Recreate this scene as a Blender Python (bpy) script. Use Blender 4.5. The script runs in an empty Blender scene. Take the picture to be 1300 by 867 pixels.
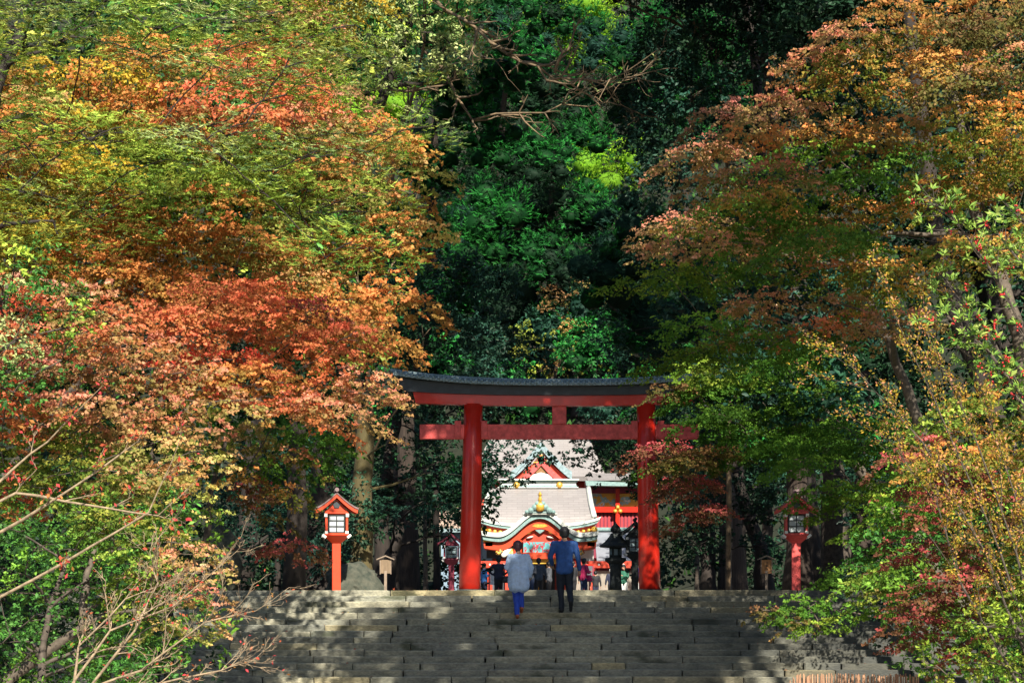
import bpy, bmesh, math, random
import numpy as np
from mathutils import Vector, Matrix
from math import radians, sin, cos, pi
rng = np.random.default_rng(7)
random.seed(7)
sc = bpy.context.scene
COL = sc.collection
# ------------------------------------------------------------------ camera
F, HX, HY, EYE = 2528.0, 650.0, 779.0, -0.5
cam_d = bpy.data.cameras.new('camera'); cam = bpy.data.objects.new('camera', cam_d); COL.objects.link(cam)
cam.location = (0, 0, EYE); cam.rotation_euler = (pi/2, 0, 0)
cam_d.sensor_width = 36; cam_d.lens = 36*F/1300; cam_d.shift_y = (HY-433.5)/1300
cam_d.clip_start = 0.5; cam_d.clip_end = 1200
sc.camera = cam
def P(px, py, D): return Vector(((px-HX)/F*D, D, EYE+(HY-py)/F*D))
# ------------------------------------------------------------------ sky and sun
SUN_AZ, SUN_EL = radians(167), radians(38)      # azimuth clockwise from +Y
w = bpy.data.worlds.new('World'); sc.world = w; w.use_nodes = True
nt = w.node_tree; sky = nt.nodes.new('ShaderNodeTexSky'); sky.sky_type = 'NISHITA'; sky.sun_disc = False
sky.sun_elevation = SUN_EL; sky.sun_rotation = SUN_AZ; sky.air_density = 1.0; sky.dust_density = 0.6
nt.links.new(sky.outputs[0], nt.nodes['Background'].inputs[0]); nt.nodes['Background'].inputs[1].default_value = 0.06
sd = bpy.data.lights.new('sun', 'SUN'); sun = bpy.data.objects.new('sun', sd); COL.objects.link(sun)
sd.energy = 5.0; sd.angle = radians(0.55); sd.color = (1, 0.92, 0.78)
sv = Vector((sin(SUN_AZ)*cos(SUN_EL), cos(SUN_AZ)*cos(SUN_EL), sin(SUN_EL)))
sun.rotation_euler = sv.to_track_quat('Z', 'Y').to_euler()
vs = sc.view_settings; vs.view_transform = 'Standard'; vs.look = 'None'; vs.exposure = 1.1; vs.gamma = 1
sc.cycles.max_bounces = 5; sc.cycles.diffuse_bounces = 3; sc.cycles.transmission_bounces = 3
sc.render.engine = 'CYCLES'

# ------------------------------------------------------------------ materials
def newmat(name):
    m = bpy.data.materials.new(name); m.use_nodes = True
    return m, m.node_tree.nodes, m.node_tree.links, m.node_tree.nodes['Principled BSDF']
def mat(name, col, rough=0.6, var=0.15, scale=6.0, bump=0.15, metal=0.0, col2=None, coat=0.0, spec=0.5, stretch=(1,1,1)):
    m, N, L, b = newmat(name)
    tc = N.new('ShaderNodeNewGeometry'); mp = N.new('ShaderNodeMapping'); mp.inputs['Scale'].default_value = stretch
    L.new(tc.outputs['Position'], mp.inputs[0])
    n = N.new('ShaderNodeTexNoise'); n.inputs['Scale'].default_value = scale; n.inputs['Detail'].default_value = 6
    n.inputs['Roughness'].default_value = 0.65; L.new(mp.outputs[0], n.inputs[0])
    r = N.new('ShaderNodeValToRGB'); r.color_ramp.elements[0].position = 0.3; r.color_ramp.elements[1].position = 0.7
    c2 = col2 or tuple(c*(1-var*2) for c in col)
    r.color_ramp.elements[0].color = (*c2, 1); r.color_ramp.elements[1].color = (*[min(1, c*(1+var*.5)) for c in col], 1)
    L.new(n.outputs[0], r.inputs[0]); L.new(r.outputs[0], b.inputs['Base Color'])
    b.inputs['Roughness'].default_value = rough; b.inputs['Metallic'].default_value = metal
    b.inputs['Coat Weight'].default_value = coat; b.inputs['Specular IOR Level'].default_value = spec
    if bump:
        bp = N.new('ShaderNodeBump'); bp.inputs['Strength'].default_value = bump; bp.inputs['Distance'].default_value = 0.03
        L.new(n.outputs[0], bp.inputs['Height']); L.new(bp.outputs[0], b.inputs['Normal'])
    return m
def leaf_mat(name, rough=0.45, trans=0.3, spec=0.4):
    m, N, L, b = newmat(name)
    a = N.new('ShaderNodeAttribute'); a.attribute_name = 'leafcol'
    L.new(a.outputs['Color'], b.inputs['Base Color']); b.inputs['Roughness'].default_value = rough
    b.inputs['Specular IOR Level'].default_value = spec
    t = N.new('ShaderNodeBsdfTranslucent'); L.new(a.outputs['Color'], t.inputs[0])
    mx = N.new('ShaderNodeMixShader'); mx.inputs[0].default_value = trans
    L.new(b.outputs[0], mx.inputs[1]); L.new(t.outputs[0], mx.inputs[2])
    L.new(mx.outputs[0], N['Material Output'].inputs[0])
    return m
M = {}
M['maple'] = leaf_mat('maple_leaf_surface', 0.6, 0.42, 0.12)
M['gloss'] = leaf_mat('glossy_leaf_surface', 0.5, 0.15, 0.18)
M['needle'] = leaf_mat('needle_surface', 0.6, 0.2, 0.1)
M['bark_dark'] = mat('dark_bark', (.032,.024,.02), .9, .3, 9, .8, stretch=(1,1,.2))
M['bark_grey'] = mat('grey_bark', (.095,.075,.058), .85, .35, 12, .6)
M['bark_pale'] = mat('pale_bark', (.12,.095,.07), .8, .3, 14, .4)
M['bark_tan'] = mat('tan_twig_bark', (.36,.27,.17), .8, .35, 14, .4)
M['bark_limb'] = mat('mottled_tan_limb', (.22,.15,.085), .85, .4, 4, .8, col2=(.035,.03,.022))  # tan and near-black patches mixed by noise
M['bark_cedar'] = mat('cedar_bark', (.05,.035,.027), .95, .35, 7, 1.0, stretch=(3,3,.25))
M['bark_moss'] = mat('mossy_bark', (.085,.066,.022), .95, .3, 5, 1.0, col2=(.07,.06,.03), stretch=(2,2,.3))
M['soil'] = mat('forest_floor', (.011,.015,.006), .95, .3, 1.2, .6, col2=(.005,.008,.003))
M['paving'] = mat('pale_gravel_court', (.30,.27,.23), .9, .12, 3, .3)
M['verm'] = mat('vermilion_lacquer', (.60,.024,.012), .30, .12, 2.2, .12, coat=.3, spec=.35)
M['verm_dull'] = mat('weathered_vermilion', (.74,.10,.095), .5, .14, 7, .25, col2=(.36,.035,.03))
M['orange'] = mat('orange_lacquer', (.56,.05,.01), .45, .08, 5, .1)
M['red2'] = mat('temple_red', (.55,.05,.02), .5, .15, 4, .1)
M['maroon'] = mat('maroon_panel', (.22,.02,.05), .6, .1, 4, .1)
M['slate'] = mat('blue_grey_tile', (.24,.32,.36), .5, .3, 9, .4, col2=(.12,.19,.20))
M['slate_dark'] = mat('dark_copper_edge', (.03,.04,.05), .5, .25, 5, .2)
M['roof_brown'] = mat('copper_brown_roof', (.20,.12,.12), .6, .25, 10, .4, col2=(.12,.085,.09))
M['white'] = mat('white_paint', (.80,.78,.74), .6, .06, 8, .05)
M['paper'] = mat('white_paper_pane', (.42,.47,.50), .4, .10, 5, .02)
M['black'] = mat('black_lattice', (.012,.014,.018), .5, .1, 5, .05)
M['gold'] = mat('gilt_metal', (.90,.55,.10), .35, .25, 20, .3, metal=.6, col2=(.55,.30,.05))
M['verdigris'] = mat('verdigris_copper', (.22,.34,.32), .5, .25, 9, .2, col2=(.12,.20,.21))
M['palecopper'] = mat('pale_copper_roof_edge', (.62,.66,.62), .45, .15, 6, .1)
M['bluewall'] = mat('pale_blue_wall', (.22,.32,.42), .6, .15, 3, .1)
M['yellow'] = mat('yellow_frieze', (.62,.36,.04), .5, .1, 3, .1)
M['turq'] = mat('turquoise_paint', (.10,.36,.38), .5, .1, 20, .2)
M['crimson'] = mat('crimson_paint', (.40,.03,.04), .5, .1, 20, .2)
M['brownpaint'] = mat('bronze_carving', (.30,.15,.05), .5, .4, 30, .5)
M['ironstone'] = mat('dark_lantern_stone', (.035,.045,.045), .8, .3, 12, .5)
M['rock'] = mat('mossy_rock', (.08,.08,.06), .9, .35, 6, 1.0, col2=(.02,.032,.024))
M['sign_wood'] = mat('sign_wood', (.20,.14,.085), .7, .2, 18, .2, stretch=(1,1,.2))
M['sign_wood2'] = mat('sign_wood_orange', (.36,.17,.06), .7, .15, 18, .2, stretch=(1,1,.2))
M['sign_roof'] = mat('sign_roof_wood', (.26,.20,.15), .8, .2, 12, .3)
M['ink'] = mat('ink', (.04,.03,.03), .7, .1, 9, 0)
M['reed'] = mat('brushwood_reed', (.48,.27,.16), .85, .35, 30, .5, stretch=(1,1,.1))
M['skin'] = mat('skin', (.42,.24,.16), .55, .06, 20, .05)
for nm, c in dict(hair_black=(.012,.012,.014), hair_plum=(.06,.02,.03), cloth_navy=(.02,.085,.30), cloth_trouser=(.008,.014,.028),
                  cloth_pale=(.50,.66,.92), cloth_blue=(.02,.07,.50), cloth_denim=(.03,.05,.11), shoe_orange=(.42,.11,.04),
                  cloth_black=(.010,.011,.016), cloth_sky=(.05,.22,.60), cloth_ink=(.015,.02,.05), cloth_grey=(.10,.11,.13),
                  cloth_pink=(.62,.03,.14), cloth_white=(.75,.75,.75), cloth_green=(.03,.16,.10), cloth_slate=(.04,.06,.09), cloth_tan=(.5,.3,.16), bag_dark=(.03,.03,.035)).items():
    M[nm] = mat(nm, c, .75 if 'cloth' in nm else .5, .15, 12, .25)
def stone_material():
    m, N, L, b = newmat('step_stone')
    g = N.new('ShaderNodeNewGeometry'); oi = N.new('ShaderNodeObjectInfo')
    n1 = N.new('ShaderNodeTexNoise'); n1.inputs['Scale'].default_value = 5; n1.inputs['Detail'].default_value = 8; n1.inputs['Roughness'].default_value = .7
    n2 = N.new('ShaderNodeTexNoise'); n2.inputs['Scale'].default_value = 1.3; n2.inputs['Detail'].default_value = 4
    n3 = N.new('ShaderNodeTexNoise'); n3.inputs['Scale'].default_value = 22; n3.inputs['Detail'].default_value = 3
    mp = N.new('ShaderNodeMapping'); mp.inputs['Scale'].default_value = (.8, 1, 1.8); L.new(g.outputs['Position'], mp.inputs[0])
    for n in (n1, n2, n3): L.new(mp.outputs[0], n.inputs[0])
    r1 = N.new('ShaderNodeValToRGB'); e = r1.color_ramp.elements
    e[0].position = .30; e[0].color = (.17,.17,.145,1); e[1].position = .68; e[1].color = (.40,.385,.30,1)
    L.new(n1.outputs[0], r1.inputs[0])
    # per stone tone
    r2 = N.new('ShaderNodeValToRGB'); e = r2.color_ramp.elements
    e[0].position = 0; e[0].color = (.66,.69,.72,1); e[1].position = .9; e[1].color = (1.02,1.0,.92,1)
    x = e.new(.985); x.color = (1.25,1.1,.8,1)
    L.new(oi.outputs['Random'], r2.inputs[0])
    mu = N.new('ShaderNodeMixRGB'); mu.blend_type = 'MULTIPLY'; mu.inputs[0].default_value = 1
    sp = N.new('ShaderNodeMapRange'); sp.inputs[1].default_value = .3; sp.inputs[2].default_value = .7; sp.inputs[3].default_value = .72; sp.inputs[4].default_value = 1.22; L.new(n3.outputs[0], sp.inputs[0])
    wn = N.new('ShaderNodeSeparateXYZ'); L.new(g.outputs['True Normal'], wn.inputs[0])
    tread_light = N.new('ShaderNodeMapRange'); tread_light.inputs[1].default_value = .15; tread_light.inputs[2].default_value = .6; tread_light.inputs[3].default_value = 1; tread_light.inputs[4].default_value = 1.7; L.new(wn.outputs[2], tread_light.inputs[0])  # upward faces lightened in colour, standing in for sky light on the treads
    sw = N.new('ShaderNodeMath'); sw.operation = 'MULTIPLY'; L.new(sp.outputs[0], sw.inputs[0]); L.new(tread_light.outputs[0], sw.inputs[1])
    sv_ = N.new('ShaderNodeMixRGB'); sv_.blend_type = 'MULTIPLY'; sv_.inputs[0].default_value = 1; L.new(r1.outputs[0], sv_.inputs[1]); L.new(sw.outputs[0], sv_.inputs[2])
    L.new(sv_.outputs[0], mu.inputs[1]); L.new(r2.outputs[0], mu.inputs[2])
    # moss and black lichen
    r3 = N.new('ShaderNodeValToRGB'); e = r3.color_ramp.elements; e[0].position = .60; e[0].color = (0,0,0,1); e[1].position = .68; e[1].color = (1,1,1,1)
    L.new(n2.outputs[0], r3.inputs[0])
    mo = N.new('ShaderNodeMixRGB'); mo.inputs[2].default_value = (.035,.045,.02,1)
    sc_ = N.new('ShaderNodeMath'); sc_.operation = 'MULTIPLY'; sc_.inputs[1].default_value = .75
    L.new(r3.outputs[0], sc_.inputs[0]); L.new(sc_.outputs[0], mo.inputs[0]); L.new(mu.outputs[0], mo.inputs[1])
    # the right hand flank of the flight is mixed towards near black, more with x
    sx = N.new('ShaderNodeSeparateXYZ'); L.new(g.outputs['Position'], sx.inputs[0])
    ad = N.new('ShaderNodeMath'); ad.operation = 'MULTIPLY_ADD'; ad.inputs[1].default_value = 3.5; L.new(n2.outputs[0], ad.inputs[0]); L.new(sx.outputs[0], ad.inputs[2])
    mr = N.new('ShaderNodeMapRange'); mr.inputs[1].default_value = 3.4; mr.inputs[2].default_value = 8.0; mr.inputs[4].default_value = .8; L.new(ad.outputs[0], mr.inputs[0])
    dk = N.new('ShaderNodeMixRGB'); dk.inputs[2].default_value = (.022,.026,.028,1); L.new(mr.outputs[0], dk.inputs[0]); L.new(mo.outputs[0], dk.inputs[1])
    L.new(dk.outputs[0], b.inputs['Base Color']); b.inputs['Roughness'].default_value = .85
    bp = N.new('ShaderNodeBump'); bp.inputs['Strength'].default_value = .55; bp.inputs['Distance'].default_value = .02
    mm = N.new('ShaderNodeMath'); mm.operation = 'ADD'; L.new(n1.outputs[0], mm.inputs[0]); L.new(n3.outputs[0], mm.inputs[1])
    L.new(mm.outputs[0], bp.inputs['Height']); L.new(bp.outputs[0], b.inputs['Normal'])
    return m
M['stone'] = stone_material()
def shingle_material():
    m, N, L, b = newmat('pale_shingle_roof')
    g = N.new('ShaderNodeNewGeometry'); mp = N.new('ShaderNodeMapping'); mp.inputs['Rotation'].default_value = (radians(90), 0, 0); L.new(g.outputs['Position'], mp.inputs[0])
    br = N.new('ShaderNodeTexBrick'); br.inputs['Scale'].default_value = 1; br.inputs['Brick Width'].default_value = .5; br.inputs['Row Height'].default_value = .13
    br.inputs['Color1'].default_value = (.34,.315,.31,1); br.inputs['Color2'].default_value = (.30,.28,.275,1); br.inputs['Mortar'].default_value = (.25,.225,.225,1); br.inputs['Mortar Size'].default_value = .012
    L.new(mp.outputs[0], br.inputs[0])
    n = N.new('ShaderNodeTexNoise'); n.inputs['Scale'].default_value = 1.2; n.inputs['Detail'].default_value = 5; L.new(g.outputs['Position'], n.inputs[0])
    mu = N.new('ShaderNodeMixRGB'); mu.blend_type = 'MULTIPLY'; mu.inputs[0].default_value = .22; L.new(br.outputs[0], mu.inputs[1]); L.new(n.outputs[0], mu.inputs[2])
    L.new(mu.outputs[0], b.inputs['Base Color']); b.inputs['Roughness'].default_value = .6
    return m
M['shingle'] = shingle_material()
def panel_material(name, base, cols, scale):
    m, N, L, b = newmat(name)
    g = N.new('ShaderNodeNewGeometry'); v = N.new('ShaderNodeTexNoise'); v.inputs['Scale'].default_value = scale; v.inputs['Detail'].default_value = 3; L.new(g.outputs['Position'], v.inputs[0])
    r = N.new('ShaderNodeValToRGB'); r.color_ramp.interpolation = 'CONSTANT'
    e = r.color_ramp.elements; e[0].position = 0; e[0].color = (*base, 1); e[1].position = .42; e[1].color = (*cols[0], 1)
    for k, c in enumerate(cols[1:]): x = e.new(.50+.07*k); x.color = (*c, 1)
    L.new(v.outputs[0], r.inputs[0]); L.new(r.outputs[0], b.inputs['Base Color']); b.inputs['Roughness'].default_value = .5
    return m
M['frieze_cloud'] = panel_material('painted_cloud_frieze', (.62,.36,.04), [(.62,.36,.04), (.25,.45,.45), (.65,.62,.55), (.62,.36,.04)], 2.2)
M['frieze_col'] = panel_material('painted_flower_frieze', (.08,.30,.34), [(.10,.36,.38), (.40,.03,.05), (.08,.30,.34), (.65,.62,.5)], 3.6)
M['gilt_carv'] = panel_material('gilt_carving', (.15,.05,.02), [(.85,.5,.08), (.10,.22,.2), (.8,.45,.06), (.40,.03,.03)], 3.4)

# ------------------------------------------------------------------ object helpers
def tag(o, label=None, cat=None, group=None, kind=None):
    if label: o['label'] = label
    if cat: o['category'] = cat
    if group: o['group'] = group
    if kind: o['kind'] = kind
    return o
def thing(name, label, cat, loc=(0,0,0), rz=0, group=None):
    o = bpy.data.objects.new(name, None); COL.objects.link(o); o.location = loc; o.rotation_euler = (0,0,rz)
    o.empty_display_size = .2
    return tag(o, label, cat, group)
def link(name, me, m, parent=None, loc=None):
    o = bpy.data.objects.new(name, me); COL.objects.link(o)
    if m is not None and not me.materials: me.materials.append(M[m] if isinstance(m, str) else m)
    if parent is not None:
        o.parent = parent
    if loc is not None: o.location = loc
    return o
class MB:
    def __init__(s): s.v = []; s.f = []
    def add(s, vs, fs):
        n = len(s.v); s.v += [tuple(map(float, v)) for v in vs]; s.f += [tuple(i+n for i in f) for f in fs]; return s
    def box(s, c, d, rot=None):
        x, y, z = (a/2 for a in d)
        vs = [Vector(p) for p in ((-x,-y,-z),(x,-y,-z),(x,y,-z),(-x,y,-z),(-x,-y,z),(x,-y,z),(x,y,z),(-x,y,z))]
        if rot is not None: vs = [rot @ v for v in vs]
        return s.add([v+Vector(c) for v in vs], [(0,3,2,1),(4,5,6,7),(0,1,5,4),(1,2,6,5),(2,3,7,6),(3,0,4,7)])
    def box2(s, a, b): return s.box([(a[i]+b[i])/2 for i in range(3)], [abs(b[i]-a[i]) for i in range(3)])
    def prism(s, poly, y0, y1):                      # poly in xz, any simple outline
        n = len(poly)
        s.add([(p[0], y0, p[1]) for p in poly]+[(p[0], y1, p[1]) for p in poly],
              [tuple(range(n)), tuple(range(2*n-1, n-1, -1))]+[(i, i+n, (i+1) % n+n, (i+1) % n) for i in range(n)])
        return s
    def band(s, top, bot, y0, y1):                   # curved slab between two polylines (same length) in xz
        n = len(top)
        for k in range(n-1):
            s.prism([bot[k], bot[k+1], top[k+1], top[k]], y0, y1)
        return s
    def tube(s, pts, rad, n=6, cap=True):
        pts = [Vector(p) for p in pts]; m = len(pts); base = len(s.v)
        prev = None
        for k in range(m):
            d = (pts[min(k+1, m-1)]-pts[max(k-1, 0)])
            d = d.normalized() if d.length > 1e-6 else Vector((0,0,1))
            a = d.cross(Vector((0,0,1)) if abs(d.z) < .9 else Vector((1,0,0))).normalized() if prev is None else (prev-d*prev.dot(d)).normalized()
            prev = a; b = d.cross(a)
            for j in range(n):
                t = 2*pi*j/n; p = pts[k]+(a*cos(t)+b*sin(t))*rad[k]; s.v.append((p.x, p.y, p.z))
        for k in range(m-1):
            for j in range(n):
                s.f.append((base+k*n+j, base+k*n+(j+1) % n, base+(k+1)*n+(j+1) % n, base+(k+1)*n+j))
        if cap: s.f.append(tuple(base+(m-1)*n+j for j in range(n))); s.f.append(tuple(base+j for j in reversed(range(n))))
        return s
    def lathe(s, prof, n=12, c=(0,0,0), rot=0):
        base = len(s.v)
        for r, z in prof:
            for j in range(n):
                t = 2*pi*j/n+rot; s.v.append((c[0]+r*cos(t), c[1]+r*sin(t), c[2]+z))
        for k in range(len(prof)-1):
            for j in range(n):
                s.f.append((base+k*n+j, base+k*n+(j+1) % n, base+(k+1)*n+(j+1) % n, base+(k+1)*n+j))
        s.f.append(tuple(base+(len(prof)-1)*n+j for j in range(n))); s.f.append(tuple(base+j for j in reversed(range(n))))
        return s
    def mesh(s, name, smooth=False, bevel=0):
        me = bpy.data.meshes.new(name); me.from_pydata(s.v, [], s.f)
        bm = bmesh.new(); bm.from_mesh(me); bmesh.ops.recalc_face_normals(bm, faces=bm.faces)
        if bevel:
            es = [e for e in bm.edges if len(e.link_faces) == 2 and e.calc_face_angle(0) > .6]
            bmesh.ops.bevel(bm, geom=es, offset=bevel, segments=1, affect='EDGES', clamp_overlap=True)
        bm.to_mesh(me); bm.free()
        if smooth: me.polygons.foreach_set('use_smooth', [True]*len(me.polygons))
        return me
    def build(s, name, m, parent=None, smooth=False, bevel=0, loc=None):
        return link(name, s.mesh(name, smooth, bevel), m, parent, loc)

# ------------------------------------------------------------------ the ground, one sheet
RISER, TREAD, NSTEP, YTOP = .12, .34, 19, 42.0
GZ = -RISER*NSTEP
def tz(x, y):
    yb = YTOP-TREAD*NSTEP
    if y >= YTOP: z = 0.0
    elif y <= yb: z = GZ
    else: z = GZ*(YTOP-y)/(YTOP-yb)
    a = abs(x)
    if y < 46: z += min(max(0, a-9.9)*.42, 5)*min(1, (46-y)/4) + max(0, a-13)*.3*(1 if y > 46 else max(0, (y-42)/4))
    else: z += max(0, a-13)*.3
    if y > 106: z += (y-106)*.72
    return z
def ground_sheet():
    xs = sorted(set([-260,-180,-120,-80,-60,-45,-35,-28,-22,-18,-15,-13,-11.5,-10.5,-9.9,-9.5,-5,0,5,9.5,9.9,10.5,11.5,13,15,18,22,28,35,45,60,80,120,180,260]))
    yb = YTOP-TREAD*NSTEP
    ys = [-60,-30,-10,0,5,10,15,20,25,30,33,yb-.3,yb,yb+.3,37,38.5,40,41,41.6,YTOP,42.5,44,46,50,55,60,70,80,90,100,106,110,120,130,145,160,175,190,210,240,300,420]
    vs = []
    for y in ys:
        for x in xs:
            z = tz(x, y)
            if abs(x) < 9.8 and y < YTOP+.8 and y > yb-.1: z -= .45
            elif y <= yb and abs(x) < 9.8: z -= 0
            z += .12*sin(x*1.3+y*.7)*(1 if abs(x) > 10 or y > 106 else 0)
            if abs(x) < 9.8 and y >= YTOP+.8 and y < 106: z -= .01
            vs.append((x, y, z))
    n = len(xs)
    fs = [(j*n+i, j*n+i+1, (j+1)*n+i+1, (j+1)*n+i) for j in range(len(ys)-1) for i in range(n-1)]
    o = MB().add(vs, fs).build('ground', 'soil', smooth=True); tag(o, kind='structure')
    o = MB().add([(-4,42.9,.004),(7.5,42.9,.004),(9,60,.004),(14,60,.004),(14,96,.004),(-12,96,.004),(-12,64,.004),(-4,60,.004)], [tuple(range(8))]).build('path', 'paving')
    tag(o, kind='structure')
    o = MB().add([(-7,2,GZ+.004),(7,2,GZ+.004),(9.4,YTOP-TREAD*NSTEP,GZ+.004),(-9.4,YTOP-TREAD*NSTEP,GZ+.004)], [(0,1,2,3)]).build('pavement', 'paving')
    tag(o, kind='structure')
ground_sheet()

# ------------------------------------------------------------------ stone stairs, every visible block a part
stairs = bpy.data.objects.new('stone_stairs', None); COL.objects.link(stairs); tag(stairs, kind='structure')
def block_mesh(k):
    r = random.Random(k); m = MB().box((0,0,0), (1, 1, 1)); me = m.mesh('stone_block')
    bm = bmesh.new(); bm.from_mesh(me)
    bmesh.ops.bevel(bm, geom=list(bm.edges), offset=.03, segments=1, affect='EDGES')
    for v in bm.verts: v.co += Vector((r.uniform(-.004,.004), r.uniform(-.012,.012), r.uniform(-.03,.03)))
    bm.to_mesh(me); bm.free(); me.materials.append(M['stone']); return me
blocks = [block_mesh(k) for k in range(9)]
r_ = random.Random(3)
hx = 9.5
for n in range(NSTEP):
    # step n: top at -RISER*n, front face at YTOP-TREAD*n
    if n > 15:   # below the frame: kept plain and long
        lens = (2.4, 3.2)
    else: lens = (1.0, 2.1) if n != 0 else (1.6, 2.6)
    x = -hx - r_.random()*.6
    while x < hx:
        Lk = r_.uniform(*lens)
        if r_.random() < .15: Lk *= .55
        if x+Lk > hx-.4: Lk = hx+.3-x
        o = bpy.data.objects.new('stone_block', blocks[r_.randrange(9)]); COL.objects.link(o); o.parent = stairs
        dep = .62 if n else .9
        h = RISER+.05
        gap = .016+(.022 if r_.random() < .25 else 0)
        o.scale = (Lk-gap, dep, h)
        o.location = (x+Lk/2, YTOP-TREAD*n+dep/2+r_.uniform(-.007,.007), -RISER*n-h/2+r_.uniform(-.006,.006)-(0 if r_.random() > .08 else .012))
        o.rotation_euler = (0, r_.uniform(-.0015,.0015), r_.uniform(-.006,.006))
        x += Lk
# ------------------------------------------------------------------ torii
def torii():
    D = 50.0; k = D/F
    X = lambda px: (px-HX)*k
    Z = lambda py: EYE+(HY-py)*k
    cx = X(710)
    t = thing('torii_gate', 'tall vermilion torii gate with a dark tiled curved cap at the head of the stairs', 'torii gate', (cx, D, 0))
    def lx(px): return X(px)-cx
    for b, top in ((596, 601), (825, 820)):
        m = MB(); prof = []
        pts = [(lx(b)+(lx(top)-lx(b))*q, 0, -.05+(Z(513)+.05)*q) for q in (0, .33, .66, 1)]
        m.tube(pts, [.275, .262, .248, .235], 40)
        p = m.build('pillar', 'verm', t, smooth=True)
        bb = MB().lathe([(.34, 0), (.34, .10), (.30, .14)], 28, (lx(b), 0, -.02)); bb.build('pillar_base', 'ironstone', p)
    # lower beam, ends squared
    MB().box2((lx(533), -.10, Z(557.5)), (lx(887), .10, Z(539))).build('tie_beam', 'verm_dull', t, bevel=.012)
    for px in (596, 820):
        c = lx(px+2)
        for s in (-1, 1):
            MB().box2((c+s*.25, -.125, Z(557)), (c+s*.41, .125, Z(534.5))).build('wedge', 'verm_dull', t, bevel=.01)
    MB().box2((lx(701), -.09, Z(539)+.003), (lx(719), .09, Z(513))).build('centre_strut', 'verm_dull', t, bevel=.01)
    # curved upper beams: u in -1..1, rise grows towards the ends
    def rise(u): return .30*abs(u)**2.6
    us = [i/24*2-1 for i in range(25)]
    hw = (895-526)/2*k
    top = [(u*(hw+.02), Z(503)+rise(u)*.34) for u in us]; bot = [(u*(hw-.05), Z(515.5)+rise(u)*.22) for u in us]
    MB().band(top, bot, -.15, .15).build('red_lintel', 'verm', t)
    hw2 = (912-510)/2*k
    top = [(u*(hw2+.08), Z(492)+rise(u)*.75) for u in us]; bot = [(u*(hw2-.09), Z(503)+.004+rise(u)*.34) for u in us]
    MB().band(top, bot, -.24, .24).build('dark_lintel', 'slate_dark', t)
    # tiled cap
    hw3 = (923-497)/2*k
    fz = lambda u: Z(491)+rise(u)*.86
    m = MB(); n = 48; prof = [(-.42, 0), (-.42, .05), (0, .15), (.42, .05), (.42, 0)]
    rows = []
    for i in range(n+1):
        u = i/n*2-1; x = u*(hw3-.06)
        rows.append([(x+(.06*u if z > .1 else 0), y, fz(u)+z) for y, z in prof])
    vs = [p for r in rows for p in r]; fs = []
    for i in range(n):
        for j in range(5): fs.append((i*5+j, i*5+(j+1) % 5, (i+1)*5+(j+1) % 5, (i+1)*5+j))
    fs += [tuple(range(5)), tuple(n*5+j for j in reversed(range(5)))]
    cap = m.add(vs, fs).build('roof_cap', 'slate', t)
    ridge = MB(); ridge.tube([(u*(hw3+.03), 0, fz(u)+.155) for u in us], [.05]*25, 8); ridge.build('ridge_roll', 'slate', cap, smooth=True)
    tm = MB(); tm.tube([(0, -.43, .030), (0, -.42, .068), (0, -.22, .115), (0, -.05, .155)], [.034, .036, .034, .03], 6)
    tm.box((0, -.425, .005), (.045, .03, .05))
    tme = tm.mesh('roof_tile', smooth=True); tme.materials.append(M['slate'])
    nt_ = 62
    for s in (1, -1):
        for i in range(nt_):
            u = (i+.5)/nt_*2-1
            o = bpy.data.objects.new('roof_tile', tme); COL.objects.link(o); o.parent = cap
            o.location = (u*(hw3-.06), 0, fz(u)); o.rotation_euler = (0, 0, 0 if s == 1 else pi)
torii()

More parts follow.
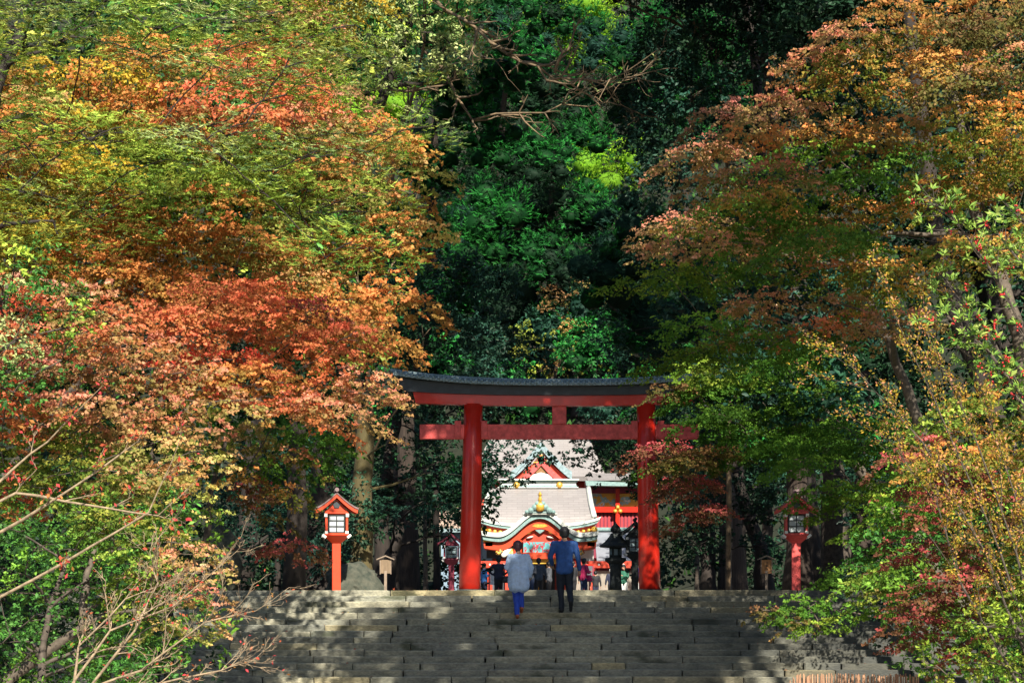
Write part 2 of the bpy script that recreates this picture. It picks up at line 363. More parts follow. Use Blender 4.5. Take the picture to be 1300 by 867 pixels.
# ------------------------------------------------------------------ lanterns on posts
def wood_lantern(name, label, px, D, pal, rz=0.0, group=None, sc_=1.0, roofm='roof_brown', panem='paper'):
    x = (px-HX)/F*D
    t = thing(name, label, 'lantern', (x, D, 0), rz, group)
    t.scale = (sc_,)*3
    MB().box2((-.10,-.10,-.03), (.10,.10,1.20)).build('post', pal, t, bevel=.01)
    m = MB()  # flared tray
    m.add([(-.11,-.11,1.13),(.11,-.11,1.13),(.11,.11,1.13),(-.11,.11,1.13),(-.30,-.30,1.30),(.30,-.30,1.30),(.30,.30,1.30),(-.30,.30,1.30)],
          [(0,3,2,1),(4,5,6,7),(0,1,5,4),(1,2,6,5),(2,3,7,6),(3,0,4,7)])
    tray = m.build('tray', pal, t)
    MB().box2((-.27,-.27,1.303), (.27,.27,1.36)).build('sill', pal, t, bevel=.008)
    for sx in (-1, 1):
        for sy in (-1, 1):
            MB().box((sx*.235, sy*.235, 1.575), (.05,.05,.43)).build('corner_post', pal, t)
            a = Matrix.Rotation(pi/4*(1 if sx*sy > 0 else -1), 3, 'Z') @ Matrix.Rotation(-sx*.75 if True else 0, 3, 'Y')
            MB().box((sx*.285, sy*.285, 1.285), (.10,.055,.055), Matrix.Rotation(-sx*.7, 3, 'Y')).build('white_cap', 'white', tray)
            MB().box((sx*.245, sy*.268, 1.765), (.07,.05,.075)).build('eave_cap', 'white', t)
            MB().box((sx*.235, sy*.262, 1.375), (.07,.03,.06)).build('sill_cap', 'white', t)
    for ang in (0, pi/2, pi, 3*pi/2):
        R = Matrix.Rotation(ang, 3, 'Z')
        def rb(m, c, d): m.box(R @ Vector(c), d, R)
        f = MB()
        for z in (1.375, 1.51, 1.645, 1.765): rb(f, (0,-.225,z), (.36,.022,.018))
        for xx in (-.175, 0, .175): rb(f, (xx,-.2245,1.57), (.022,.020,.40))
        fr = f.build('lattice', 'black', t)
        for i in range(3):
            for sx in (-1, 1):
                p = MB(); rb(p, (sx*.0875,-.213,1.4425+.135*i-(.007 if i == 2 else 0)), (.150,.006,.112)); p.build('pane', panem, fr)
    MB().box2((-.27,-.27,1.795), (.27,.27,1.86)).build('top_beam', pal, t, bevel=.008)
    # gable with ridge running away from the viewer, concave roof
    xs = [-.50,-.40,-.28,-.15,0,.15,.28,.40,.50]; f = lambda a: 1.855+.36*(1-abs(a)/.5)**1.35
    roof = MB().band([(a, f(a)+.075) for a in xs], [(a, f(a)+.035) for a in xs], -.40, .40).build('roof', roofm, t)
    for y in (-.36, .36):
        MB().band([(a*.97, f(a)+.032) for a in xs], [(a*.95, f(a)-.05) for a in xs], y-.02, y+.02).build('bargeboard', pal, roof)
    MB().prism([(-.25,1.862),(.25,1.862),(.13,2.0),(0,2.13),(-.13,2.0)], -.25, .25).build('gable', pal, roof)
    MB().prism([(-.05,1.93),(.05,1.93),(.09,2.03),(0,2.07),(-.09,2.03)], -.275, -.252).build('gable_boss', 'slate_dark', roof)
    MB().tube([(0,-.44,f(0)+.13),(0,-.2,f(0)+.10),(0,.2,f(0)+.10),(0,.44,f(0)+.13)], [.05,.042,.042,.05], 8).build('ridge', roofm, roof)
    return t
wood_lantern('post_lantern', 'orange red wooden lantern on a square post beside the mossy boulder', 427, 46, 'orange', .12, 'wooden post lanterns at the head of the stairs')
wood_lantern('post_lantern', 'red wooden post lantern half hidden by green maple leaves', 1010.5, 46, 'verm_dull', -.08, 'wooden post lanterns at the head of the stairs')
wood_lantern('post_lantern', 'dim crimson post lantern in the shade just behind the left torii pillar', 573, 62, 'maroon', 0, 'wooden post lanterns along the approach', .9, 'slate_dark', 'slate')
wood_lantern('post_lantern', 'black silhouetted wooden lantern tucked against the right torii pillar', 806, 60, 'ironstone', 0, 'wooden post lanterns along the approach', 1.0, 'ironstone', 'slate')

def stone_lantern():
    D = 60; x = (781.5-HX)/F*D
    t = thing('stone_lantern', 'dark bronze-black pedestal lantern with onion finial, silhouetted before the shrine', 'lantern', (x, D, 0))
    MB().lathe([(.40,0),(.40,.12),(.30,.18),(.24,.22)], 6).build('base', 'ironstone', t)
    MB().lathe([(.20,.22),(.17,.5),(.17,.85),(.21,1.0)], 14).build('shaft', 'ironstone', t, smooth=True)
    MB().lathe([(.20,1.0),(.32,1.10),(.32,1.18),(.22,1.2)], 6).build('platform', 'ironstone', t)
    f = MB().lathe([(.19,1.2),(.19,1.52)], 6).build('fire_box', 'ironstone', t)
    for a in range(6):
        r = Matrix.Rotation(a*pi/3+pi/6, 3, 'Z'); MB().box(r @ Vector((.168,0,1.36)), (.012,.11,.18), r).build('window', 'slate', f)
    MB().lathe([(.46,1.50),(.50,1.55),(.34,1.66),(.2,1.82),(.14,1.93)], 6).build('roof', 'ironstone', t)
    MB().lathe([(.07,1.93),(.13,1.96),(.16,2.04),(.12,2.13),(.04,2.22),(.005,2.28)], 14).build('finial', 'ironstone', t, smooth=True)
stone_lantern()

# ------------------------------------------------------------------ wooden notice boards
def signboard(px, D, label, wood, marks, h0=.42, rz=0):
    x = (px-HX)/F*D
    t = thing('signboard', label, 'sign', (x, D, 0), rz, 'small roofed wooden notice boards')
    MB().box2((-.03,-.03,-.02), (.03,.03,.46)).build('post', 'sign_roof', t)
    b = MB().box2((-.12,-.02,.40), (.12,.02,.70)); b = b.build('board', wood, t, bevel=.006)
    MB().box2((-.13,-.026,.385), (-.112,.026,.715)).build('frame', 'sign_roof', b)
    MB().box2((.112,-.026,.385), (.13,.026,.715)).build('frame', 'sign_roof', b)
    for s in (-1, 1):
        MB().prism([(0,.80),(s*.20,.72),(s*.20,.695),(0,.772)], -.08, .08).build('roof', 'sign_roof', t)
    if marks:
        m = MB(); rr = random.Random(5)
        for i, z in enumerate((.64,.57,.50,.44)):   # a column of brushed characters, too small to read in the photograph
            for (dx, dz, w_, h_) in ((0,.018,.045,.007),(-.012,0,.007,.036),(.014,-.004,.007,.032),(0,-.006,.05,.006)):
                m.box((dx+.006+rr.uniform(-.004,.004), -.0225, z+dz+rr.uniform(-.004,.004)), (w_*rr.uniform(.7,1.1), .003, h_), Matrix.Rotation(rr.uniform(-.3,.3), 3, 'Y'))
        m.build('lettering', 'ink', b)
    t.scale = (1.0, 1.0, 1.03)
signboard(489.5, 45, 'small weathered grey wooden notice board by the boulder left of the torii', 'sign_wood', False)
signboard(973, 45, 'small orange wooden notice board with a column of black characters, right of the torii', 'sign_wood2', True)

# ------------------------------------------------------------------ rocks
def rock(name, label, c, r, seed, m='rock'):
    bm = bmesh.new(); bmesh.ops.create_icosphere(bm, subdivisions=4, radius=1)
    from mathutils import noise
    for v in bm.verts:
        p = v.co.copy(); n = noise.fractal(p*1.1+Vector((seed, 0, 0)), .9, 2.1, 5)*.36
        q = p*(1+n)
        for ax in (Vector((.7,-.5,.5)), Vector((-.6,-.6,.6)), Vector((.1,-.9,.2))):
            a = ax.normalized(); d = q.dot(a)
            if d > .84: q -= a*(d-.84)*.55
        v.co = Vector((q.x*r[0], q.y*r[1], q.z*r[2]))
    me = bpy.data.meshes.new(name); bm.to_mesh(me); bm.free()
    o = link(name, me, m); o.location = c; tag(o, label, 'rock'); return o
rock('boulder', 'grey mossy boulder at the foot of the tree between lantern and notice board', P(450, 749, 48)+Vector((0,0,.1)), (.66,.5,.58), 3)
rock('boulder', 'tall bluish standing stone behind the left bushes above the stairs', P(280, 720, 44.5), (.45,.4,.95), 9)
rock('boulder', 'low rock under the shrubs at the left head of the stairs', P(225, 749, 44), (.8,.6,.5), 14)

# ------------------------------------------------------------------ brushwood fence, bottom right
def fence():
    D = 27.0; k = D/F; x0 = (1003-HX)*k; x1 = (1166-HX)*k; zt = EYE+(HY-856)*k; z0 = GZ
    t = thing('brushwood_fence', 'low fence of upright tan brushwood sticks at the foot of the stairs', 'fence', ((x0+x1)/2, D, z0))
    hw = (x1-x0)/2; h = zt-z0; rr = random.Random(4); n = 74
    for i in range(n):
        x = -hw+2*hw*(i+.5)/n+rr.uniform(-.004,.004); lean = rr.uniform(-.012,.012)
        edge = 1-.06*max(0, 1-(x+hw)/.12)
        y = rr.uniform(-.02,.02); hh = (h+rr.uniform(-.03,.02))*edge
        MB().tube([(x,y,-.02),(x+lean*.5,y+.005,hh*.5),(x+lean,y,hh)], [.014,.013,rr.uniform(.007,.012)], 5).build('stick', 'reed', t)
    for z in (h*.28, h*.78): MB().tube([(-hw,-.045,z),(0,-.048,z+.01),(hw,-.045,z)], [.02]*3, 6).build('rail', 'bark_grey', t)
fence()

# ------------------------------------------------------------------ shrine buildings
def gold_ball(t, name, c, r): return MB().lathe([(r*sin(a), -r*cos(a)) for a in (.15,.6,1.1,1.57,2.05,2.55,3.0)], 10, c).build(name, 'gold', t, smooth=True)
def main_hall():
    D = 95.0; k = D/F; cx0 = 684.5
    X = lambda px: (px-cx0)*k
    Z = lambda py: EYE+(HY-py)*k
    t = thing('shrine_hall', 'shrine front hall with a pale shingle roof and red and gold curved entrance gable', 'shrine building', ((cx0-HX)*k, D, 0))
    # body walls
    MB().box2((X(619),1.2,0), (X(750),7,Z(672))).build('wall', 'red2', t)
    for s in (-1, 1):
        MB().box2((s*X(749.5)-.28,.9,0), (s*X(749.5)+.20,1.19,Z(676))).build('side_screen', 'white' if s > 0 else 'bluewall', t)
    # big front roof, concave from eave to ridge band
    n = 10; vs = []; hw = X(751)
    for i in range(n+1):
        q = i/n; z = Z(664)+(Z(612)-Z(664))*(q**.85); y = .1+4.4*q**1.25
        ww = hw+(.12*(1-q)**4)
        for j in range(13):
            u = j/6-1
            vs.append((u*ww, y, z+.28*abs(u)**5*(1-q)**2))
    m = 13; fs = [(i*m+j, i*m+j+1, (i+1)*m+j+1, (i+1)*m+j) for i in range(n) for j in range(m-1)]
    main = MB().add(vs+[(v[0], v[1]+.05, v[2]-.22) for v in vs], fs+[tuple(a+len(vs) for a in reversed(f)) for f in fs]+
      [(j, j+len(vs), j+1+len(vs), j+1) for j in range(m-1)]+
      [(i*m+e, (i+1)*m+e, (i+1)*m+e+len(vs), i*m+e+len(vs)) for i in range(n) for e in (0, m-1)]).build('roof', 'shingle', t, smooth=False)
    for s in (-1, 1):   # rounded pale verge on each side
        MB().tube([(s*(hw+.02+(.12*(1-i/n)**4)), .1+4.4*(i/n)**1.25, Z(664)+(Z(612)-Z(664))*((i/n)**.85)+.28*(1-i/n)**2+.02) for i in range(n+1)], [.13]*(n+1), 8).build('verge', 'palecopper', main, smooth=True)
    # eave strip, swept up at the ends
    us = [i/12-1 for i in range(25)]; e = lambda u: .34*abs(u)**3.2
    hwE = X(763)
    eave = MB().band([(u*hwE, Z(665)+e(u)) for u in us], [(u*(hwE-.1), Z(669)+e(u)) for u in us], -.35, .0).build('eave', 'palecopper', t)
    MB().band([(u*(hwE-.06), Z(669)+e(u)-.003) for u in us], [(u*(hwE-.2), Z(672.5)+e(u)*.9) for u in us], -.28, .3).build('eave_board', 'verdigris', t)
    ud = MB().band([(u*(hwE-.2), Z(672.5)-.003+e(u)*.9) for u in us], [(u*(hwE-.7), Z(683)+e(u)*.5) for u in us], -.05, .5).build('eave_soffit', 'red2', t)
    for s in (-1, 1):
        for i in range(8):
            gx = s*(X(707)+i*(X(757)-X(707))/7.4)
            gold_ball(ud, 'rafter_end', (gx, -.08, Z(677)+e(gx/hwE)*.8), .11 if i < 7 else .16)
            MB().box((gx, .0, Z(681)+e(gx/hwE)*.6), (.10,.5,.12)).build('rafter', 'maroon', ud)
    # ridge band above the main roof
    b = MB().box2((X(631),4.3,Z(612)+.004), (X(738),4.9,Z(610.5)+.0)).build('ridge_base', 'palecopper', t)
    MB().box2((X(633),4.35,Z(610.5)+.003), (X(736),4.85,Z(608.3))).build('ridge_course', 'verdigris', b)
    MB().box2((X(634),4.40,Z(608.3)+.003), (X(735),4.85,Z(603.8))).build('ridge_course', 'palecopper', b)
    MB().box2((X(632),4.3,Z(603.8)+.003), (X(737),4.9,Z(602.0))).build('ridge_course', 'verdigris', b)
    MB().box2((X(630),4.2,Z(602.0)+.003), (X(739),4.9,Z(600))).build('ridge_course', 'palecopper', b)
    for px in (656, 713): gold_ball(b, 'crest', (X(px), 4.36, Z(608)), .17)
    # upper gable
    apex = (X(689), Z(560)); L = (X(648), Z(600)); R = (X(730), Z(600))
    g = MB().prism([(L[0]+.1,L[1]+.004),(R[0]-.1,R[1]+.004),(apex[0]+.05,apex[1]-.3)], 5.2, 6.2).build('upper_gable', 'red2', t)
    MB().prism([(X(678),Z(577)),(X(700),Z(577)),(X(689),Z(565))], 5.05, 5.19).build('gilt_panel', 'gilt_carv', g)
    MB().prism([(X(671),Z(599)),(X(706),Z(599)),(X(700),Z(593)),(X(689),Z(590)),(X(677),Z(593))], 5.05, 5.19).build('white_panel', 'white', g)
    MB().prism([(X(674),Z(590.5)),(X(704),Z(590.5)),(X(700),Z(580)),(X(689),Z(577.6)),(X(678),Z(580))], 5.10, 5.19).build('carved_panel', 'brownpaint', g)
    for (A, B) in ((L, apex), (R, apex)):
        s = 1 if A[0] > 0 else -1
        pts = []
        for i in range(9):
            q = i/8; pts.append((A[0]+(B[0]-A[0])*q, A[1]+(B[1]-A[1])*(q**1.25)))
        MB().band([(p[0], p[1]+.42) for p in pts], [(p[0], p[1]+.02) for p in pts], 4.92, 6.4).build('gable_verge', 'slate', t)
        MB().band([(p[0]-s*.35, p[1]+.0) for p in pts[:-1]]+[(B[0], B[1]-.3)], [(p[0]-s*.35, p[1]-.35) for p in pts[:-1]]+[(B[0], B[1]-.7)], 4.98, 5.15).build('bargeboard', 'verm_dull', g)
    # curved entrance gable
    def kz(u):  # cusped gable: high rounded middle, concave shoulders, upturned tips
        a = abs(u)
        return 0.5*(1+cos(pi*min(1, a/.72)))*1.0 + (.07*max(0, (a-.72)/.28)**2)
    hk = X(757); z0 = Z(679); H = Z(649)-Z(679)
    us = [i/24-1 for i in range(49)]
    topl = [(u*hk, z0+H*kz(u)) for u in us]
    midl = [(u*hk*.985, z0+H*kz(u)-.20-.04*(1-abs(u))) for u in us]
    lowl = [(u*hk*.965, z0+H*kz(u)-.40-.08*(1-abs(u))) for u in us]
    k1 = MB().band(topl, midl, -3.0, .2).build('porch_roof', 'palecopper', t)
    MB().band([(a, z-.004) for a, z in midl], lowl, -2.9, .2).build('porch_roof_edge', 'verdigris', k1)
    low2 = [(u*hk*.95, z0+H*kz(u)*.94-.78-.1*(1-abs(u))) for u in us]
    MB().band([(a, z-.004) for a, z in lowl], low2, -2.7, .1).build('porch_bargeboard', 'orange', k1)
    # tympanum
    zb = Z(690)
    poly = [(a*.90, z) for a, z in low2 if abs(a) < hk*.80 and z > zb]
    ty = MB().prism([(poly[0][0], zb)]+poly+[(poly[-1][0], zb)], -2.45, -2.3).build('tympanum', 'red2', t)
    # carvings on the tympanum
    for s in (-1, 1):
        for (px, py, rx_, rz_) in ((700,678,7,3.4),(707,682,6,2.6),(697,684.5,5,1.6)):
            c = MB().lathe([(.05,-.3),(.6,-.22),(1,0),(.6,.22),(.05,.3)], 12).mesh('carving', True)
            o = link('carving', c, 'gilt_carv' if py < 684 else 'white', ty); o.scale = (rx_*k, .16, rz_*k*2.4); o.location = (s*(px-cx0)*k, -2.5, Z(py)); o.rotation_euler = (0, s*.25, 0)
    c = MB().prism([(X(677),Z(670)),(X(692),Z(670)),(X(690),Z(676)),(X(684.5),Z(680)),(X(679),Z(676))], -2.66, -2.47).build('pendant', 'verdigris', ty)
    MB().prism([(X(675),Z(671)),(X(678),Z(668.5)),(X(691),Z(668.5)),(X(694),Z(671)),(X(688),Z(672.5)),(X(681),Z(672.5))], -2.72, -2.67).build('gilt_crown', 'gold', c)
    # frieze, lintels
    MB().box2((X(664),-2.5,Z(703)), (X(705),-2.25,Z(690)-.004)).build('frieze', 'frieze_col', t)
    MB().box2((X(663),-2.62,Z(711)), (X(706),-2.2,Z(703)-.004)).build('porch_beam', 'orange', t)
    MB().box2((X(657),-2.4,Z(717)), (X(712),-2.1,Z(711)-.004)).build('gilt_lintel', 'yellow', t)
    for s in (-1, 1):
        MB().box2((s*X(712)-.2,-2.75,0), (s*X(712)+.2,-2.35,Z(688))).build('porch_pillar', 'orange', t, bevel=.04)
        MB().box2((s*X(707),-2.55,Z(690)), (s*X(754),-2.3,Z(686))).build('cross_beam', 'orange', t)
        MB().prism([(s*X(739),Z(690)),(s*X(755),Z(690)),(s*X(755),Z(683)),(s*X(741),Z(685))], -2.75, -2.56).build('gilt_fitting', 'gold', t)
        MB().box2((s*X(743),-2.7,Z(695.5)), (s*X(752),-2.4,Z(690.5))).build('gilt_block', 'gold', t)
        MB().box2((s*X(714),-.9,Z(709)), (s*X(751),-.7,Z(694))).build('transom_panel', 'white' if s > 0 else 'slate_dark', t)
        for q in range(3):
            pts = [(s*X(714+q*7+j*1.6), -2.2-.1*j, Z(706-q*3)+.16*sin(j*.9)) for j in range(7)]
            MB().tube(pts, [.22,.24,.22,.18,.14,.10,.09], 8).build('carved_bracket', ('gilt_carv','white','gilt_carv')[q], t, smooth=True)
    # ridge ornament on the porch
    orn = MB().prism([(X(668),Z(653.5)),(X(671),Z(652)),(X(676),Z(645)),(X(682),Z(641.5)),(X(687),Z(641.5)),(X(693),Z(645)),(X(698),Z(652)),(X(704),Z(653.5)),(X(703),Z(655.5)),(X(666),Z(655.5))], -3.1, -2.6).build('ridge_ornament', 'verdigris', t, bevel=.03)
    for s in (-1, 1):
        for (a, b, r) in ((691,648,.14),(696,652,.13),(688,644,.12),(701,654,.09)):
            MB().lathe([(r*.2,-.14),(r,-.1),(r,.06),(r*.3,.12)], 10).build('scroll', 'verdigris', orn).matrix_local = Matrix.Translation((s*X(a), -3.12, Z(b))) @ Matrix.Rotation(pi/2, 4, 'X')
    gb = MB().lathe([(.04,-.10),(.23,-.07),(.23,.05),(.12,.1)], 14).build('gilt_boss', 'gold', orn, smooth=True); gb.matrix_local = Matrix.Translation((0, -3.15, Z(647.5))) @ Matrix.Rotation(pi/2, 4, 'X')
    MB().lathe([(.05,0),(.10,.1),(.06,.25),(.09,.35),(.01,.5)], 8, (0,-2.85,Z(641.5))).build('finial', 'gold', orn)
    MB().box2((X(663),-3.08,Z(657.2)), (X(706),-2.4,Z(655.5)-.003)).build('ridge_cap', 'palecopper', t, bevel=.03)
    # doorway within the porch and steps
    MB().box2((X(664),.95,0), (X(705),1.17,Z(712))).build('doorway', 'black', t)
    for i, px in enumerate((668, 681, 694)):
        MB().box2((X(px),.80,0), (X(px+3.5),.93,Z(712))).build('gilt_door_panel', 'yellow', t)
main_hall()
def hedge_fence():
    D = 89.0; k = D/F; x0 = (596-HX)*k; x1 = (815-HX)*k; Z = lambda py: EYE+(HY-py)*k
    t = thing('red_railing', 'long red railing with white studs running in front of the shrine hall', 'railing', ((x0+x1)/2, D, 0)); hw = (x1-x0)/2
    for a, b in ((-hw, (648-HX)*k-(x0+x1)/2), ((721-HX)*k-(x0+x1)/2, hw)):
        top = MB().box2((a,-.12,Z(721)), (b,.12,Z(712))).build('top_rail', 'red2', t, bevel=.02)
        n = max(2, int((b-a)/.55))
        for i in range(n):
            MB().lathe([(.02,0),(.05,.01),(.04,.03)], 8).build('stud', 'white', top).matrix_local = Matrix.Translation((a+(b-a)*(i+.5)/n, -.12, Z(716.5))) @ Matrix.Rotation(pi/2, 4, 'X')
        n = max(2, round((b-a)/1.3))
        for i in range(n+1):
            x = a+(b-a)*i/n; x = min(max(x, a+.13), b-.13)
            MB().box2((x-.11,-.10,0), (x+.11,.10,Z(721)-.003)).build('post', 'red2', t)
        MB().box2((a,-.05,.35), (b,.05,.5)).build('bottom_rail', 'red2', t)
        MB().box2((a,.2,.02), (b,.26,Z(724))).build('backing_panel', 'cloth_grey' if a < 0 else 'paving', t)
hedge_fence()
def banner(px0, px1, py0, py1, D, m, label, name='notice_panel', cat='notice board'):
    k = D/F; c = ((px0+px1)/2-HX)*k; w_ = (px1-px0)*k; z1 = EYE+(HY-py0)*k; z0 = EYE+(HY-py1)*k
    t = thing(name, label, cat, (c, D, 0))
    MB().box2((-w_/2,-.03,z0), (w_/2,.03,z1)).build('panel', m, t)
    MB().box2((-w_/2-.04,-.045,z1+.002), (w_/2+.04,.045,z1+.07)).build('rail', 'verm', t)
    for s in (-1, 1): MB().box2((s*(w_/2+.035)-.03,-.03,0), (s*(w_/2+.035)+.03,.03,z1)).build('leg', 'maroon', t)
banner(622, 632, 722, 742, 84, 'cloth_white', 'white notice panel with a red foot beside the man in the sky blue jacket')
banner(743, 752, 718, 735, 86, 'cloth_grey', 'grey panel with a red frame behind the seated visitors')
def right_hall():
    D = 103.0; k = D/F; X = lambda px: (px-HX)*k; Z = lambda py: EYE+(HY-py)*k
    t = thing('side_hall', 'red side hall with a yellow cloud-painted frieze right of the main shrine roof', 'shrine building', (X(800), D, 0)); c = X(800)
    MB().box2((X(745)-c,.3,0), (X(826)-c,6,Z(618))).build('wall', 'maroon', t)
    b = MB().box2((X(745)-c,.0,Z(650)), (X(826)-c,.28,Z(643))).build('beam', 'verm', t)
    MB().box2((X(745)-c,.1,Z(643)+.004), (X(826)-c,.28,Z(626))).build('frieze', 'frieze_cloud', t)
    MB().box2((X(745)-c,-.1,Z(626)+.004), (X(826)-c,.28,Z(619))).build('beam', 'maroon', t)
    for px in (784, 823):
        p = MB().box2((X(px-2.6)-c,-.18,0), (X(px+2.6)-c,-.02,Z(620))).build('post', 'verm', t)
        for dx, py in ((0,644),(-3.2,649),(3.2,649)): gold_ball(p, 'gilt_boss', (X(px+dx)-c, -.2, Z(py)), .12)
    for a, b_ in ((748,780.5),(787.5,820)):
        for i in range(7):
            x = X(a+(b_-a)*(i+.5)/7)-c; MB().box((x,.27,Z(660)), (.10,.04,1.1)).build('panel_rib', 'crimson', t)
    ev = MB().band([(X(742)-c,Z(612)),(X(790)-c,Z(614)),(X(834)-c,Z(611))], [(X(743)-c,Z(618)-.0),(X(790)-c,Z(619)+.01),(X(833)-c,Z(617))], -1.2, .3).build('eave', 'verdigris', t)
    MB().add([(X(745)-c,-1.2,Z(612)),(X(834)-c,-1.2,Z(611)),(X(826)-c,5,Z(592)),(X(749)-c,5,Z(592))], [(0,1,2,3)]).add([(X(745)-c,-1.2,Z(612)-.02),(X(834)-c,-1.2,Z(611)-.02),(X(826)-c,5,Z(592)-.3),(X(749)-c,5,Z(592)-.3)], [(3,2,1,0)]).build('roof', 'shingle', t)
    # low corridor in front
    D = 99.0; k = D/F; X = lambda px: (px-HX)*k; Z = lambda py: EYE+(HY-py)*k
    t = thing('corridor_wing', 'low corridor wing with a blue grey roof and turquoise ridge right of the porch', 'shrine building', (X(790), D, 0)); c = X(790)
    MB().box2((X(756)-c,0.5,0), (X(824)-c,3.5,Z(708))).build('wall', 'maroon', t)
    q = [(X(757)-c,-.6,Z(711)),(X(824)-c,-.6,Z(711)),(X(824)-c,2.2,Z(672)),(X(757)-c,2.2,Z(672))]
    MB().add(q+[(a,b_+.05,z-.15) for a,b_,z in q], [(0,1,2,3),(7,6,5,4),(0,4,5,1),(1,5,6,2),(3,2,6,7),(0,3,7,4)]).build('roof', 'slate_pale', t)
    r = MB().box2((X(755)-c,2.0,Z(672)+.003), (X(824)-c,2.5,Z(667))).build('ridge', 'verdigris', t, bevel=.05)
    MB().box2((X(754)-c,1.9,Z(674)), (X(757.5)-c,2.55,Z(664))).build('ridge_end', 'turq', r)
    MB().box2((X(756)-c,.1,Z(714)), (X(824)-c,.49,Z(711)-.02)).build('beam', 'sign_wood2', t)
    for px in (760, 775, 790, 805, 820): MB().box2((X(px)-c,.2,0), (X(px+2)-c,.48,Z(714)-.003)).build('post', 'crimson', t)
    MB().box2((X(793)-c,.42,Z(722)), (X(797)-c,.49,Z(715.5))).build('blue_plaque', 'bluewall', t)
    MB().box2((X(787)-c,.30,Z(732)), (X(803)-c,.47,Z(730.5))).build('gilt_rail', 'yellow', t)
    # left low wing
    D = 100.0; k = D/F; X = lambda px: (px-HX)*k; Z = lambda py: EYE+(HY-py)*k
    t = thing('corridor_wing', 'low pale blue plastered wing seen between the left torii pillar and the porch', 'shrine building', (X(590), D, 0)); c = X(590)
    MB().box2((X(560)-c,0,0), (X(618)-c,4,Z(676))).build('wall', 'bluewall', t)
    MB().box2((X(556)-c,-.5,Z(676)+.003), (X(619)-c,4.3,Z(671))).build('eave', 'slate', t)
    q = [(X(556)-c,-.5,Z(670)),(X(619)-c,-.5,Z(670)),(X(619)-c,3,Z(640)),(X(556)-c,3,Z(640))]
    MB().add(q+[(a,b_+.05,z-.12) for a,b_,z in q], [(0,1,2,3),(7,6,5,4),(0,4,5,1),(1,5,6,2),(3,2,6,7),(0,3,7,4)]).build('roof', 'tanroof', t)
    # great rear roof
    D = 112.0; k = D/F; X = lambda px: (px-HX)*k; Z = lambda py: EYE+(HY-py)*k
    t = thing('rear_hall', 'large pale roofed inner hall rising behind the front gable', 'shrine building', (X(700), D, 0)); c = X(700)
    MB().box2((X(600)-c,0,0), (X(762)-c,8,Z(600))).build('wall', 'red2', t)
    q = [(X(596)-c,-1,Z(606)),(X(768)-c,-1,Z(606)),(X(752)-c,5,Z(545)),(X(622)-c,5,Z(545))]
    MB().add(q+[(a,b_+.1,z-.25) for a,b_,z in q], [(0,1,2,3),(7,6,5,4),(0,4,5,1),(1,5,6,2),(3,2,6,7),(0,3,7,4)]).build('roof', 'shingle', t)
    MB().box2((X(620)-c,4.7,Z(545)+.003), (X(754)-c,5.5,Z(538))).build('ridge', 'slate', t)
M['slate_pale'] = mat('blue_grey_plain_roof', (.24,.26,.30), .5, .12, 3, .1)
M['tanroof'] = mat('tan_shingle_roof', (.46,.34,.27), .6, .15, 4, .2)
right_hall()

# ------------------------------------------------------------------ people
def lumps(parts):
    """tapered capsules: (p0, p1, r0, r1, flat) with flat squeezing front to back"""
    m = MB()
    for (a, b, r0, r1, fl) in parts:
        a = Vector(a); b = Vector(b); d = b-a; L = d.length
        q = d.to_track_quat('Z', 'Y') if L > 1e-5 else Matrix.Identity(3).to_quaternion()
        n = 12; prof = []
        for t in (-1, -.7, -.35, 0): prof.append((r0*math.sqrt(max(.0004, 1-t*t)), t*r0))
        for t in (0, .35, .7, 1): prof.append((r1*math.sqrt(max(.0004, 1-t*t)), L+t*r1))
        vs = []; 
        for r, z in prof:
            for j in range(n):
                th = 2*pi*j/n; v = q @ Vector((r*cos(th), r*sin(th), z)); v.y *= fl if abs(d.z) >= L*.5 or L < 1e-5 else 1
                vs.append(v+a if True else v)
        fs = [(i*n+j, i*n+(j+1) % n, (i+1)*n+(j+1) % n, (i+1)*n+j) for i in range(len(prof)-1) for j in range(n)]
        fs += [tuple((len(prof)-1)*n+j for j in range(n)), tuple(reversed(range(n)))]
        m.add(vs, fs)
    return m
def skinned(name, parts, voxel, m, parent, smooth_it=4):
    me = lumps(parts).mesh(name); o = bpy.data.objects.new(name, me); COL.objects.link(o)
    r = o.modifiers.new('r', 'REMESH'); r.mode = 'VOXEL'; r.voxel_size = voxel; r.use_smooth_shade = True
    s = o.modifiers.new('s', 'SMOOTH'); s.factor = .5; s.iterations = smooth_it
    dg = bpy.context.evaluated_depsgraph_get(); new = bpy.data.meshes.new_from_object(o.evaluated_get(dg))
    o.modifiers.clear(); o.data = new; bpy.data.meshes.remove(me); new.name = name
    if name in ('jacket', 'shirt', 'trousers'):      # folds in the cloth
        from mathutils import noise
        for v in new.vertices:
            p = v.co; w_ = noise.noise(Vector((p.x*9, p.y*9, p.z*5)))+.6*noise.noise(Vector((p.x*6+p.z*14, p.y*8, p.z*15-p.x*10)))
            v.co = p+v.normal*(w_*.011)
    new.materials.clear(); new.materials.append(M[m]); o.parent = parent
    return o
